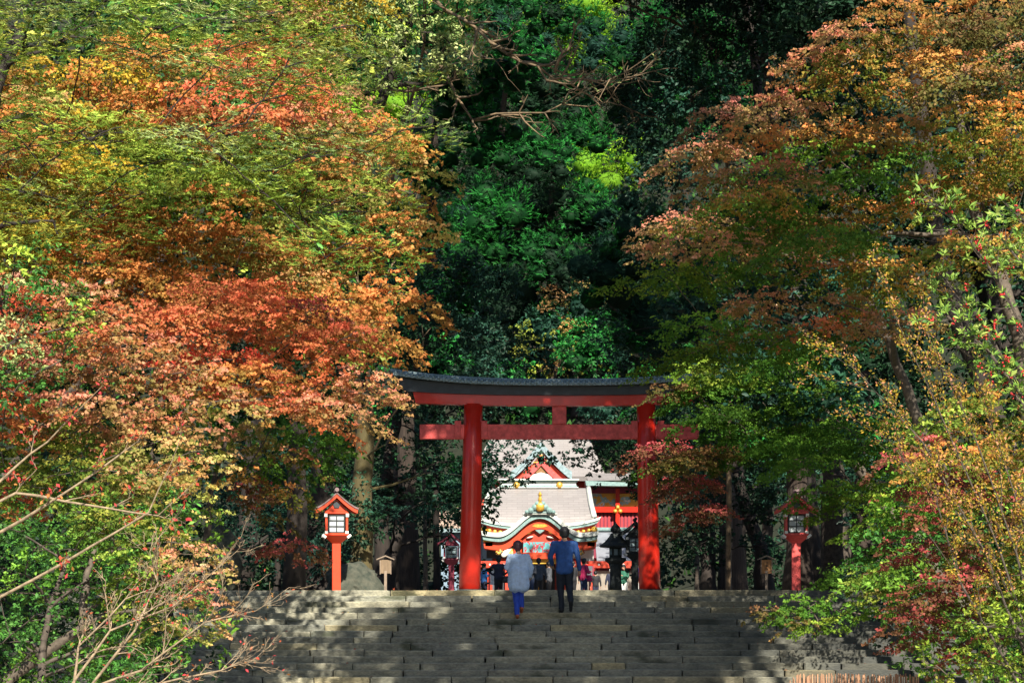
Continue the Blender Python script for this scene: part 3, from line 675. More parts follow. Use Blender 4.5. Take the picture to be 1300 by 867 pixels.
def hand_parts(w, d, s, k=1.0):
    """palm and five curled fingers at wrist w, hanging along d; s = side (+1 right)"""
    w = Vector(w); d = Vector(d).normalized(); lat = Vector((0,1,0)); inn = Vector((-s,0,0))
    out = [(w, w+d*.085*k, .028*k, .032*k, 1)]
    for i, (ln, off) in enumerate(((.070,.030),(.078,.010),(.072,-.010),(.058,-.028))):
        b = w+d*.085*k+lat*off*k; mid = b+(d*.8+inn*.25)*ln*.55*k; tip = mid+(d*.55+inn*.7)*ln*.5*k
        out += [(b, mid, .010*k, .009*k, 1), (mid, tip, .009*k, .0075*k, 1)]
    b = w+d*.03*k+lat*.028*k; mid = b+(d*.6+lat*.6+inn*.2)*.04*k; out += [(b, mid, .012*k, .010*k, 1), (mid, mid+(d*.8+lat*.1+inn*.3)*.032*k, .010*k, .008*k, 1)]
    return out
def person(label, loc, rz, J, mats, vox=.014, top='shirt', group=None, shoe='cloth_black', H=1.72, hair='hair_black', hairlen=0, wide=1.0, bag=None, belly=1.0, jacket_drop=.0):
    """J: joint dict in metres for a 1.72 m figure facing +y"""
    t = thing('person', label, 'person', loc, rz, group); k = H/1.72; t.scale = (k, k, k)
    hd = Vector(J['head']); nk = Vector(J['neck']); ch = Vector(J['chest']); pv = Vector(J['pelvis'])
    body = [(hd+Vector((0,.0,.02)), hd+Vector((0,.012,.055)), .092, .090, 1), (hd+Vector((0,.035,-.055)), hd+Vector((0,.045,-.04)), .055, .058, 1), (hd+Vector((0,-.02,-.06)), nk, .052, .058, 1),
            (hd+Vector((0,.098,-.015)), hd+Vector((0,.108,-.03)), .010, .015, 1), (nk, ch, .065, .11, .7), (ch, pv, .11, .095, .7)]
    for s in (-1, 1):
        body.append((hd+Vector((s*.087,-.005,-.01)), hd+Vector((s*.090,-.015,.02)), .014, .018, 1))
        S = Vector(J['sh'][(s+1)//2]); E = Vector(J['el'][(s+1)//2]); W = Vector(J['wr'][(s+1)//2])
        body += [(ch+Vector((0,0,.08)), S, .08, .055, 1), (S, E, .048, .038, 1), (E, W, .038, .026, 1)]
        body += hand_parts(W, (W-E), s)
        Hp = Vector(J['hip'][(s+1)//2]); K = Vector(J['kn'][(s+1)//2]); A = Vector(J['an'][(s+1)//2])
        body += [(pv, Hp, .085, .075, .9), (Hp, K, .072, .050, 1), (K, A, .048, .034, 1)]
    skinned('body', body, .011 if vox < .02 else .028, 'skin', t, 2)
    # eyes and mouth
    for s in (-1, 1):
        f = MB().lathe([(.003,-.008),(.011,0),(.003,.008)], 8, tuple(hd+Vector((s*.032,.094,.012)))); f.build('eye', 'ink', t)
    MB().box(tuple(hd+Vector((0,.102,-.062))), (.045,.008,.010)).build('mouth', 'crimson', t)
    # shirt or jacket
    top_p = [(nk-Vector((0,0,.02)), ch, .068, .155*wide, .78)]
    for s in (-1, 1):
        o1 = Vector((s*.055*wide,0,0)); o2 = Vector((s*.052*wide*belly,0,0)); hem = pv-Vector((0,0,.04+jacket_drop))
        top_p += [(ch+o1+Vector((0,0,.02)), pv+o2+Vector((0,0,.06)), .130*wide, .120*wide*belly, .9), (pv+o2+Vector((0,0,.06)), hem+o2*1.15, .122*wide*belly, .124*wide*belly, 1.0)]
        S = Vector(J['sh'][(s+1)//2]); E = Vector(J['el'][(s+1)//2]); W = Vector(J['wr'][(s+1)//2])
        W2 = E+(W-E)*.93
        top_p += [(ch+Vector((0,0,.07)), S, .11, .075, .9), (ch+Vector((s*.06,0,-.02)), S+Vector((-s*.03,0,-.05)), .12, .07, .85), (S, E, .068, .056, 1), (E, W2, .056, .044, 1)]
    if J.get('sleeve') == 'short': pass
    skinned(top, top_p, vox, mats[0], t, 5)
    # trousers
    tr = [(pv-Vector((0,0,.02)), pv-Vector((0,0,.06)), .095, .105, .75)]
    for s in (-1, 1):
        Hp = Vector(J['hip'][(s+1)//2]); K = Vector(J['kn'][(s+1)//2]); A = Vector(J['an'][(s+1)//2])
        tr += [(pv-Vector((0,0,.06)), Hp-Vector((0,0,.02)), .095, .098, .85), (Hp, K, .102, .076, 1), (K, A+(K-A)*.06, .076, .058, 1)]
    skinned('trousers', tr, vox, mats[1], t, 4)
    for s in (-1, 1):
        A = Vector(J['an'][(s+1)//2]); td = Vector(J['toe'][(s+1)//2])
        skinned('shoe', [(A+Vector((0,-.02,-.02)), A+td*.05+Vector((0,0,-.035)), .045, .045, 1), (A+td*.02+Vector((0,-.01,-.045)), A+td*.17+Vector((0,0,-.05)), .04, .035, 1)], .011 if vox < .02 else .024, shoe, t, 2)
    hp = [(hd+Vector((0,-.012,.045)), hd+Vector((0,.012,.062)), .104, .098, 1), (hd+Vector((0,-.035,-.02)), hd+Vector((0,-.03,.04)), .082, .095, 1)]
    for s in (-1, 1): hp.append((hd+Vector((s*.062,-.02,-.02)), hd+Vector((s*.05,0,.06)), .040, .060, 1))
    if hairlen: hp.append((hd+Vector((0,-.04,-.02)), hd+Vector((0,-.045,-.02-hairlen)), .085, .06, 1))
    skinned('hair', hp, .011 if vox < .02 else .022, hair, t, 2)
    if bag:
        c = Vector(bag[0]); bg = skinned('bag', [(c+Vector((-.09,0,-.08)), c+Vector((.09,0,-.08)), .09, .09, 1), (c+Vector((-.07,0,.04)), c+Vector((.07,0,.04)), .07, .07, 1)], .014, bag[1], t, 3)
        MB().tube([c+Vector((-.10,0,.05)), c+Vector((-.05,0,.22)), c+Vector((.05,0,.22)), c+Vector((.10,0,.05))], [.010]*4, 6).build('strap', bag[1], bg)
    return t
def stand(lean=0, aw=.06, legs=.09, arms='down', step=0.0, side=0):
    J = dict(head=(0,.02,1.60), neck=(0,0,1.46), chest=(0,0,1.28), pevis=0, pelvis=(0,0,.95),
      sh=[(-.19,0,1.40),(.19,0,1.40)], el=[(-.22-aw,-.02,1.12),(.22+aw,-.02,1.12)], wr=[(-.23-aw,.05,.88),(.23+aw,.05,.88)],
      hip=[(-legs,0,.90),(legs,0,.90)], kn=[(-legs-.01,.03+step,.50),(legs+.01,.03-step,.50)], an=[(-legs-.01,-.02+step*2,.09),(legs+.01,-.02-step*2,.09)], toe=[(0,1,0),(0,1,0)])
    if arms == 'hips':
        J['el'] = [(-.44,-.05,1.20),(.44,-.05,1.20)]; J['wr'] = [(-.20,.03,1.02),(.20,.03,1.02)]
    if arms == 'pray' or arms == 'phone':
        J['el'] = [(-.24,.05,1.14),(.24,.05,1.14)]; J['wr'] = [(-.08,.26,1.22),(.08,.26,1.22)]
    if arms == 'bag':
        J['el'][1] = (.28,.02,1.14); J['wr'][1] = (.22,.2,1.2)
    return J
# man in the navy jacket climbing: planted on the 4th tread, right foot lifted behind
man = dict(head=(.0,.06,1.60), neck=(0,.02,1.46), chest=(0,.01,1.28), pelvis=(0,-.01,.95),
    sh=[(-.205,.0,1.395),(.205,0,1.395)], el=[(-.285,-.03,1.13),(.275,-.05,1.12)], wr=[(-.245,.14,.98),(.30,.02,.87)],
    hip=[(-.09,0,.90),(.09,0,.90)], kn=[(-.075,.10,.50),(.10,.05,.52)], an=[(-.055,.02,.085),(.125,-.22,.235)], toe=[(0,1,0),(0,.55,-.75)])
yy = YTOP-TREAD*4+.18
person('man in a navy blue jacket and dark trousers climbing the stairs, seen from behind', ((716.5-HX)/F*yy, yy, -RISER*4), 0.0, man, ('cloth_navy','cloth_trouser'), .012, 'jacket', None, 'cloth_black', 1.74, jacket_drop=.03)
wom = dict(head=(-.02,.07,1.60), neck=(-.01,.02,1.46), chest=(0,.01,1.26), pelvis=(0,-.02,.98),
    sh=[(-.185,.0,1.385),(.185,0,1.385)], el=[(-.27,.02,1.14),(.29,.0,1.14)], wr=[(-.20,.20,1.06),(.25,.12,.93)],
    hip=[(-.08,0,.92),(.08,0,.92)], kn=[(-.06,.09,.50),(.05,.12,.53)], an=[(-.03,-.04,.085),(.07,.10,.26)], toe=[(0,1,0),(0,.9,-.4)])
yy = YTOP-TREAD*5+.17
person('plum haired woman in a loose pale blue top climbing the stairs', ((658.5-HX)/F*yy, yy, -RISER*5), 0.04, wom, ('cloth_pale','cloth_blue'), .012, 'shirt', None, 'shoe_orange', 1.57, 'hair_plum', .05, 1.12, belly=1.22, jacket_drop=.20)
crowd = 'visitors gathered in front of the shrine hall'
CR = [ # px, head top py, facing rz, height, arms, mats, label, extras
 (614,714,-1.2,1.68,'phone',('cloth_sky','cloth_ink'),'visitor in a bright blue jacket standing beside the left torii pillar, side on',{}),
 (633,706,0.1,1.70,'hips',('cloth_ink','cloth_black'),'visitor in dark clothes with hands on hips, a patterned bag at the side',dict(bag=((.30,-.05,.88),'bag_dark'))),
 (673,708,2.9,1.62,'pray',('cloth_grey','cloth_denim'),'visitor in a grey top just right of the woman in pale blue',{}),
 (684,707.5,0.0,1.72,'down',('cloth_slate','cloth_black'),'visitor in a dark slate coat standing between the two climbers, back turned',{}),
 (697,712,1.2,1.66,'phone',('cloth_grey','cloth_black'),'visitor in grey raising an arm beside the navy jacket man',{}),
 (741,708,-.9,1.64,'bag',('cloth_pink','cloth_denim'),'visitor in a magenta pink top right of the navy jacket man',dict(bag=((.22,.1,.95),'cloth_pink'))),
 (756,724,0.0,1.30,'down',('cloth_black','cloth_ink'),'short visitor in black right of the person in pink',{}),
 (776,721,0.2,1.36,'down',('cloth_ink','cloth_black'),'short visitor in dark blue with a white cap left of the black lantern',dict(hair='cloth_white')),
 (792,716,2.6,1.62,'pray',('cloth_green','cloth_white'),'visitor in dark green between the two black lanterns',{}),
 (812,712,1.5,1.66,'down',('cloth_blue','cloth_white'),'visitor in blue at the inner edge of the right torii pillar',{}),
 (727,711,0.3,1.68,'down',('cloth_black','cloth_black'),'visitor in black showing at the right elbow of the navy jacket man',{}),
 (607.5,719,0.4,1.62,'down',('cloth_tan','cloth_white'),'visitor in tan and white half hidden by the left torii pillar',{}),
]
for (px, pyt, rz, H, arms, mats_, lab, ex) in CR:
    D = (H*1.02+.5)*F/(HY-pyt)
    hr = ex.get('hair', 'hair_black')
    person(lab, ((px-HX)/F*D, D, 0), rz, stand(arms=arms, step=random.uniform(-.05,.05)), mats_, .03, 'jacket', crowd, 'cloth_black', H, hr, bag=ex.get('bag'))
# ------------------------------------------------------------------ foliage toolkit
PAL = {  # inner colour, tip colour (linear albedo)
 'or': ((.26,.17,.04),(.82,.31,.10)), 'ro': ((.36,.15,.05),(.80,.20,.10)), 'rd': ((.36,.12,.05),(.74,.09,.06)),
 'pk': ((.32,.24,.08),(.82,.34,.22)), 'bf': ((.28,.29,.07),(.72,.42,.18)), 'yg': ((.10,.17,.02),(.42,.54,.09)),
 'gd': ((.26,.24,.03),(.64,.42,.05)), 'gr': ((.06,.16,.02),(.17,.34,.04)), 'gy': ((.10,.20,.02),(.40,.54,.07)),
 'dg': ((.008,.022,.012),(.016,.048,.022)), 'bg': ((.010,.036,.025),(.025,.08,.05)), 'cd': ((.004,.026,.008),(.028,.20,.036)),
 'mr': ((.16,.09,.04),(.52,.10,.11)), 'gp': ((.12,.20,.03),(.82,.30,.17)), 'go': ((.15,.21,.03),(.84,.36,.10)),
 'lg': ((.12,.20,.06),(.40,.46,.18)), 'sg': ((.12,.28,.02),(.30,.52,.03)), 'gl': ((.02,.07,.015),(.07,.20,.035)),
 'rr': ((.40,.08,.06),(.70,.07,.09)), 'wg': ((.08,.14,.02),(.34,.36,.06)), 'dr': ((.12,.12,.03),(.34,.18,.08)),
}
SHAPES = {
 'maple': (np.array([(0,0,0),(-.48,.34,-.06),(-.15,.42,.0),(0,1,-.12),(.15,.42,.0),(.48,.34,-.06)]), np.array([(0,2,1),(0,4,2),(2,4,3),(0,5,4)])),
 'dart': (np.array([(0,.10,.03),(-.50,.30,-.05),(0,1,-.10),(.50,.30,-.05)]), np.array([(0,2,1),(0,3,2)])),
 'oval': (np.array([(0,0,0),(-.26,.5,.05),(0,1,-.08),(.26,.5,.05)]), np.array([(0,2,1),(0,3,2)])),
 'slim': (np.array([(0,0,0),(-.14,.45,.03),(0,1,-.1),(.14,.45,.03)]), np.array([(0,2,1),(0,3,2)])),
 'needle': (np.array([(-.09,0,0),(.09,0,0),(.10,.8,.02),(-.0,1,0)]), np.array([(0,1,2),(0,2,3)])),
}
def nrm(a): return a/np.maximum(np.linalg.norm(a, axis=-1, keepdims=True), 1e-9)
def leaves_mesh(name, pos, d, n, size, col, shape, wid=None):
    V, T = SHAPES[shape]; d = nrm(d); x = nrm(np.cross(d, n)); z = np.cross(x, d); N_ = len(pos)
    sx = size if wid is None else wid
    v = pos[:,None,:] + V[None,:,0:1]*(x*sx[:,None])[:,None,:] + V[None,:,1:2]*(d*size[:,None])[:,None,:] + V[None,:,2:3]*(z*size[:,None])[:,None,:]
    k = len(V); v = v.reshape(-1, 3); f = (T[None]+np.arange(N_)[:,None,None]*k).reshape(-1, 3)
    me = bpy.data.meshes.new(name); me.vertices.add(len(v)); me.vertices.foreach_set('co', v.ravel().astype(np.float32))
    me.loops.add(f.size); me.loops.foreach_set('vertex_index', f.ravel().astype(np.int32))
    me.polygons.add(len(f)); me.polygons.foreach_set('loop_start', np.arange(0, f.size, 3, dtype=np.int32))
    me.update(calc_edges=True)
    a = me.color_attributes.new('leafcol', 'FLOAT_COLOR', 'POINT')
    c = np.ones((N_*k, 4), np.float32); c[:,:3] = np.repeat(col, k, axis=0); a.data.foreach_set('color', c.ravel())
    global TRIS; TRIS += len(f)
    return me
TRIS = 0; PADK = 104.0; BALLK = 60.0
def inpoly(p, poly):
    x, y = p; c = False; n = len(poly)
    for i in range(n):
        x1, y1 = poly[i]; x2, y2 = poly[(i+1) % n]
        if (y1 > y) != (y2 > y) and x < (x2-x1)*(y-y1)/(y2-y1)+x1: c = not c
    return c
def fill(poly, sx, sy, D0, D1, r):
    """clump centres through the crown whose outline is poly (given as seen from the stairs), at depths D0..D1"""
    xs = [p[0] for p in poly]; ys = [p[1] for p in poly]; out = []; row = 0
    y = min(ys)
    while y <= max(ys):
        x = min(xs)+(sx/2 if row % 2 else 0)
        while x <= max(xs):
            q = (x+r.uniform(-.38,.38)*sx, y+r.uniform(-.38,.38)*sy)
            if inpoly(q, poly): out.append((q[0], q[1], r.uniform(D0, D1)))
            x += sx
        y += sy; row += 1
    return out
def clump_leaves(C, R, RZ, pin, ptip, kind, dens, ls, shape, seed, flat=1.0, flutter=.5, droop=.3, trn=None, sweep=0.0):
    """C (n,3) centres; R, RZ (n) radii; pads of sprays or round balls; returns arrays"""
    g = np.random.default_rng(seed); n = len(C)
    if kind == 'pad':
        ns = np.maximum(10, (dens*R*R*PADK).astype(int)); idx = np.repeat(np.arange(n), ns); m = len(idx)
        ph = g.uniform(0, 2*pi, m); r = np.sqrt(g.uniform(.02, 1, m))
        lob = (1+.22*np.abs(np.cos(ph)))*1+.28*np.sin(ph*3+idx*1.7)+.18*np.sin(ph*5+idx*2.9)
        Rr = R[idx]*lob
        p0 = C[idx].copy(); p0[:,0] += np.cos(ph)*r*Rr*.85; p0[:,1] += np.sin(ph)*r*Rr*.85
        tl = g.normal(0, .10, (n, 2))[idx]; tl[:,0] += sweep
        p0[:,2] += RZ[idx]*(.6-1.5*r**2)+g.normal(0, .30, m)*RZ[idx]+(p0[:,0]-C[idx][:,0])*tl[:,0]+(p0[:,1]-C[idx][:,1])*tl[:,1]-.22*R[idx]*r**2
        ph2 = ph+g.normal(0, .5, m)
        d = np.stack([np.cos(ph2), np.sin(ph2), -droop*(.4+r)+g.normal(0, .22, m)], 1)
        L = R[idx]*g.uniform(.22, .5, m); k = 16
    else:
        ns = np.maximum(16, (dens*R*R*BALLK).astype(int)); idx = np.repeat(np.arange(n), ns); m = len(idx)
        u = nrm(g.normal(0, 1, (m, 3))+np.array([0, -.25, .25])); r = g.uniform(.45, 1, m)**.5
        bump = 1+.20*np.sin(u[:,0]*6+idx)+.16*np.sin(u[:,2]*8+idx*2.3)
        p0 = C[idx]+u*np.stack([R[idx]*r*bump, R[idx]*r*bump, RZ[idx]*r*bump], 1)*.86
        d = nrm(u+np.array([0, 0, .15])+g.normal(0, .45, (m, 3))); L = R[idx]*g.uniform(.12, .26, m); k = 8 if shape != 'needle' else 9
        ph2 = None
    d = nrm(d)
    si = np.repeat(np.arange(m), k); t = np.tile((np.arange(k)+.5)/k, m)+g.normal(0, .04, m*k)
    lat = nrm(np.cross(d, np.array([0,0,1.0])+g.normal(0,.15,(m,3))))[si]
    sgn = np.where(np.tile(np.arange(k) % 2, m) == 0, 1.0, -1.0)
    wd = (L[si]*.42*(1.15-t)*g.uniform(.1, 1, m*k))
    pos = p0[si]+d[si]*(L[si]*t)[:,None]+lat*(sgn*wd)[:,None]; pos[:,2] += g.normal(0, .05, m*k)*L[si]-(wd*.25)
    if shape == 'needle':
        ld = nrm(d[si]*.8+lat*(sgn*.8)[:,None]+g.normal(0, .25, (m*k, 3))+np.array([0,0,.12])); pos = p0[si]+d[si]*(L[si]*t)[:,None]
    else:
        ld = nrm(d[si]*.7+lat*(sgn*.6)[:,None]+g.normal(0, .45, (m*k, 3))+np.array([0,0,-.25]))
    if kind == 'pad': nn = nrm(np.array([0,0,.85])*flat+d[si]*.55+np.array([0,-.12,0])+g.normal(0, flutter, (m*k, 3)))
    else: nn = nrm(nrm(pos-C[idx][si])*.7+np.array([0,0,.5])+g.normal(0, flutter, (m*k, 3)))
    # colour: tips and upper leaves turn first, each spray and each leaf a little different
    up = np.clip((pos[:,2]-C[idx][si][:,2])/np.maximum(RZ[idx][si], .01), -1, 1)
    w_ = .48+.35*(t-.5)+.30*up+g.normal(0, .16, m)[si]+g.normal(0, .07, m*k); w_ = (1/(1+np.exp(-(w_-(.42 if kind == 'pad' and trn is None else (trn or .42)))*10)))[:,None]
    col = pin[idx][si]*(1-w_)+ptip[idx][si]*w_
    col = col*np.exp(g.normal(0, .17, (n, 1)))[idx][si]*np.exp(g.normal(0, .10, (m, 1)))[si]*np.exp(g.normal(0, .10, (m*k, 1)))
    col = col*np.exp(g.normal(0, .05, (n, 3)))[idx][si]*np.exp(g.normal(0, .03, (m*k, 3)))
    size = ls*g.uniform(.65, 1.25, m*k)
    return pos, ld, nn, size, np.clip(col, .004, .85), (p0, d, L, idx)
def grow(t, base, C, R, bark, tr, seed, trunk_pts=None, twigs=None, ntw=4, lim=1.0):
    """trunk and limbs: every clump hangs on the nearest wood already grown"""
    r = random.Random(seed); base = Vector(base)
    zs = [c[2] for c in C]; top = Vector((sum(c[0] for c in C)/len(C), sum(c[1] for c in C)/len(C), sorted(zs)[int(len(zs)*.85)])); top.y = max(c[1] for c in C)+.25; top.x = top.x*.6+base.x*.4
    if trunk_pts is None:
        trunk_pts = [base+(top-base)*q+Vector((r.uniform(-1,1)*.35*sin(pi*q), r.uniform(-.5,.5)*.35*sin(pi*q), 0)) for q in (0,.2,.4,.6,.8,1)]
        trunk_pts[1].x = base.x+(trunk_pts[1].x-base.x)*.5; trunk_pts[1].y = base.y+(trunk_pts[1].y-base.y)*.5
    n = len(trunk_pts)
    rad = [tr*(1-.75*i/(n-1)) for i in range(n)]; rad[0] *= 1.35
    dense = []; dr = []
    for i in range(n-1):
        for q in (0, .25, .5, .75):
            dense.append(trunk_pts[i].lerp(trunk_pts[i+1], q)+Vector((r.uniform(-1,1), r.uniform(-1,1), 0))*tr*.18); dr.append(rad[i]+(rad[i+1]-rad[i])*q)
    dense.append(trunk_pts[-1]); dr.append(rad[-1])
    MB().tube(dense, dr, 12).build('trunk', bark, t, smooth=True)
    nodes = [(p, q) for p, q in zip(dense, dr)][len(dense)//4:]
    order = sorted(range(len(C)), key=lambda i: min((Vector(C[i])-p).length for p, _ in nodes))
    m = MB(); node_p = [np.array(p) for p, _ in nodes]; node_r = [q for _, q in nodes]; node_t = [0.0]*len(nodes)
    for i in order:
        c = np.array(C[i]); a = np.array(node_p); dv = c-a; dist = np.linalg.norm(dv, axis=1)
        cost = dist*1.0+np.array(node_t)*.45+np.maximum(0, a[:,2]-c[2]+.2)*.8
        j = int(np.argmin(cost)); p = Vector(a[j]); e = Vector(c)-Vector((0,0,R[i]*.10)); L = (e-p).length
        if L < .15: continue
        r0 = min(node_r[j]*.75, .018+.016*L)*lim; r1 = max(.008, r0*.45)
        mid = p.lerp(e, .5)+Vector((r.uniform(-.12,.12)*L, r.uniform(-.12,.12)*L, .10*L))
        pts = []
        for q in (0,.2,.4,.6,.8,1):
            b = p*(1-q)**2+mid*2*q*(1-q)+e*q*q; pts.append(b+Vector((r.uniform(-1,1), r.uniform(-1,1), r.uniform(-1,1)))*L*.02*(0 < q < 1))
        rr = [r0+(r1-r0)*q for q in (0,.2,.4,.6,.8,1)]
        m.tube(pts, rr, 5, False)
        for q in (2, 3, 4, 5): node_p.append(np.array(pts[q])); node_r.append(rr[q]); node_t.append(node_t[j]+L*q/5)
        for _ in range(ntw):
            a_ = r.uniform(0, 2*pi); s = pts[r.choice((3,4,5))]; Lr = R[i]*r.uniform(.6, 1.0)
            q2 = s+Vector((cos(a_)*Lr*.5, sin(a_)*Lr*.5, r.uniform(-.02,.12)*Lr)); q3 = q2+Vector((cos(a_+r.uniform(-.5,.5))*Lr*.5, sin(a_)*Lr*.5, r.uniform(-.2,.06)*Lr))
            m.tube([s, q2, q3], [r1*.8, r1*.5, .003], 3, False)
    if m.v: o = m.build('branches', bark, t, smooth=True); tag(o, kind='stuff')
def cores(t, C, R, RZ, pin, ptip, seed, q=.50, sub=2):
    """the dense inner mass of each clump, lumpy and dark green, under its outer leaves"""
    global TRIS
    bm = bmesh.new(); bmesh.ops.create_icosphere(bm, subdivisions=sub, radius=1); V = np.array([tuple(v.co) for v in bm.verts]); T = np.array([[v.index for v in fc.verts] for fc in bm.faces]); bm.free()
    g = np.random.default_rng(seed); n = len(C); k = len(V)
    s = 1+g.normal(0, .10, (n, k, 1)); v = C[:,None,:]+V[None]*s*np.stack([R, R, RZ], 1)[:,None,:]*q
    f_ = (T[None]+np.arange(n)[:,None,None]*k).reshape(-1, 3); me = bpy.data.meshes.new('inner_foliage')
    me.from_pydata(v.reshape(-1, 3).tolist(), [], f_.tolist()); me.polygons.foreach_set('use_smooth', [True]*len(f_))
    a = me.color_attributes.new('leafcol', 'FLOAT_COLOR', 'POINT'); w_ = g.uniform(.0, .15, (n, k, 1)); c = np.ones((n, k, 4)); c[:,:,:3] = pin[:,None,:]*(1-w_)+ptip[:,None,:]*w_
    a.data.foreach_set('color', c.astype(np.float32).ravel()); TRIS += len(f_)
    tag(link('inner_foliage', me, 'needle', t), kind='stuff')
def palcols(pts, seeds, default, r, mix=.0):
    out = []
    for (x, y, D) in pts:
        if seeds and r.random() > mix:
            best = min(seeds, key=lambda s: ((s[0]-x)*r.uniform(.7,1.3))**2+((s[1]-y)*1.4*r.uniform(.7,1.3))**2); out.append(best[2])
        else: out.append(r.choice(default))
    return out
ntree = [0]
def tree(name, label, cat, base, trunk_r, polys, D0, D1, sp, rx, rz, pals, seeds=None, mix=.15, kind='pad', dens=1.0, ls=.07, shape='dart', bark='bark_grey', matn='maple', group=None, ntw=2, extra=None, flutter=.55, droop=.3, crown='foliage', lim=1.0, trunk=True, trunk_pts=None, core=False):
    ntree[0] += 1; r = random.Random(ntree[0]*77+5)
    pts = []
    for poly in polys: pts += fill(poly, sp[0], sp[1], D0, D1, r)
    keys = palcols(pts, seeds, pals, r, mix)
    C = np.array([tuple(P(*p)) for p in pts]); n = len(C)
    R = rx*np.array([r.uniform(.7, 1.3) for _ in range(n)]); RZ = rz*np.array([r.uniform(.7, 1.3) for _ in range(n)])
    pin = np.array([PAL[k][0] for k in keys]); pt = np.array([PAL[k][1] for k in keys])
    b = Vector((base[0], base[1], tz(base[0], base[1])-.08))
    t = thing(name, label, cat, b, 0, group)
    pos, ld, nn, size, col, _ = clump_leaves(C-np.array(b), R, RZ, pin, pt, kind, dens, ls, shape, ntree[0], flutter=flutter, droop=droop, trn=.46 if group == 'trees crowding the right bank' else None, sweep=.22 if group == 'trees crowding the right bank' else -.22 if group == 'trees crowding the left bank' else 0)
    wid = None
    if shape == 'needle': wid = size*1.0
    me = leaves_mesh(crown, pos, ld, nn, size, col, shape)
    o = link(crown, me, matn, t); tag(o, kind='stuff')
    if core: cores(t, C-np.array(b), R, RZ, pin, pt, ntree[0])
    if trunk: grow(t, (0,0,0), (C-np.array(b)).tolist(), R, bark, trunk_r, ntree[0], ntw=ntw, lim=lim, trunk_pts=trunk_pts and [Vector(P(*q))-b for q in trunk_pts])
    return t

# ================================================================== LEFT BANK
GL = 'trees crowding the left bank'
tree('fir_tree', 'yellow green fir with long dark limbs filling the upper left above the maples', 'tree', (-9.5,25), .30,
  [[(-70,-60),(330,-60),(470,40),(480,110),(400,150),(300,110),(160,70),(-70,80)], [(-70,110),(60,100),(150,150),(320,150),(545,140),(560,155),(500,195),(420,215),(260,200),(60,210),(-70,200)],
   [(-70,230),(60,215),(190,235),(150,290),(-70,330)], [(330,205),(500,205),(470,260),(440,335),(380,310),(330,250)]],
  23.2, 26, (44,30), .52, .15, ['yg','yg','yg','wg','lg'], None, .1, 'pad', 1.5, .0554, 'needle', 'bark_dark', 'needle', GL, droop=-.05, flutter=.5, lim=1.6)
tree('maple_tree', 'tall maple turning orange in the middle of the left bank', 'tree', (-10.2,29.5), .20,
  [[(-60,60),(120,60),(380,20),(480,150),(545,190),(550,288),(528,305),(532,350),(512,425),(470,440),(300,430),(100,360),(-60,330)]],
  28, 31, (54,33), .60, .17, ['or','or','bf'], [(230,110,'or'),(300,120,'ro'),(60,90,'gd'),(20,110,'or'),(430,170,'pk'),(520,260,'or'),(440,190,'or'),(500,290,'or'),(480,340,'or'),(420,300,'or'),(370,320,'bf'),(300,270,'or'),(180,290,'or'),(250,330,'or'),(120,260,'gd'),(60,240,'gd'),(400,400,'or'),(320,380,'ro'),(500,400,'or'),(200,220,'yg'),(350,220,'yg'),(460,240,'wg')],
  .15, 'pad', 1.75, .0554, 'dart', 'bark_grey', 'maple', GL)
tree('maple_tree', 'fiery red orange maple reaching toward the gate below the orange maple', 'tree', (-9.0,27), .16,
  [[(170,370),(340,365),(440,400),(494,440),(486,522),(455,530),(420,530),(330,530),(200,480)]],
  25.5, 28, (48,28), .50, .15, ['ro','ro','or'], [(250,450,'rd'),(230,410,'ro'),(300,400,'ro'),(400,400,'mr'),(440,430,'ro'),(350,450,'ro'),(460,520,'pk'),(330,490,'or'),(400,480,'ro'),(380,520,'ro'),(220,490,'rd')],
  .12, 'pad', 1.9, .0487, 'dart', 'bark_grey', 'maple', GL)
tree('maple_tree', 'pink and buff maple with pale sprays over the lower left bank', 'tree', (-9.4,23), .16,
  [[(-60,370),(100,330),(190,400),(260,450),(300,500),(265,560),(280,600),(240,615),(150,610),(-60,650)]],
  22, 24.5, (50,29), .43, .13, ['pk','bf','bf'], [(20,390,'rd'),(60,420,'pk'),(60,360,'pk'),(130,350,'pk'),(20,500,'ro'),(80,490,'pk'),(130,500,'pk'),(200,500,'pk'),(250,540,'pk'),(230,580,'bf'),(260,590,'bf'),(150,560,'bf'),(90,560,'wg'),(200,440,'pk'),(150,440,'ro'),(120,420,'pk'),(30,600,'wg'),(60,620,'ro'),(180,480,'pk')],
  .15, 'pad', 1.7, .0445, 'dart', 'bark_grey', 'maple', GL)
tree('maple_tree', 'pale salmon maple against the top of the left bank beside the light green crown', 'tree', (-7.5,36), .15,
  [[(330,-50),(470,-50),(420,40),(480,170),(420,180),(340,110)]],
  33, 36, (60,34), .70, .2, ['pk','gd','yg'], [(400,10,'gd'),(440,20,'yg'),(440,170,'pk'),(400,110,'pk'),(360,60,'pk')], .2, 'pad', 1.6, .0554, 'dart', 'bark_grey', 'maple', GL)
tree('camellia_tree', 'yellowish green glossy evergreen at the left edge between the maples', 'tree', (-6.2,21.2), .10,
  [[(-50,300),(60,300),(90,330),(130,390),(130,470),(60,500),(-50,500)]],
  20.6, 22.2, (48,40), .30, .26, ['gl','gy','lg'], None, 0, 'ball', 6, .055, 'oval', 'bark_grey', 'gloss', GL)
tree('evergreen_tree', 'dark evergreen filling the gaps behind the orange maples', 'tree', (-11,33), .3,
  [[(-80,-60),(460,-60),(480,240),(440,540),(330,620),(-80,600)]],
  33, 38, (75,62), 1.05, .8, ['dg','gl','wg'], None, 0, 'ball', .95, .16, 'oval', 'bark_dark', 'gloss', GL, ntw=1)
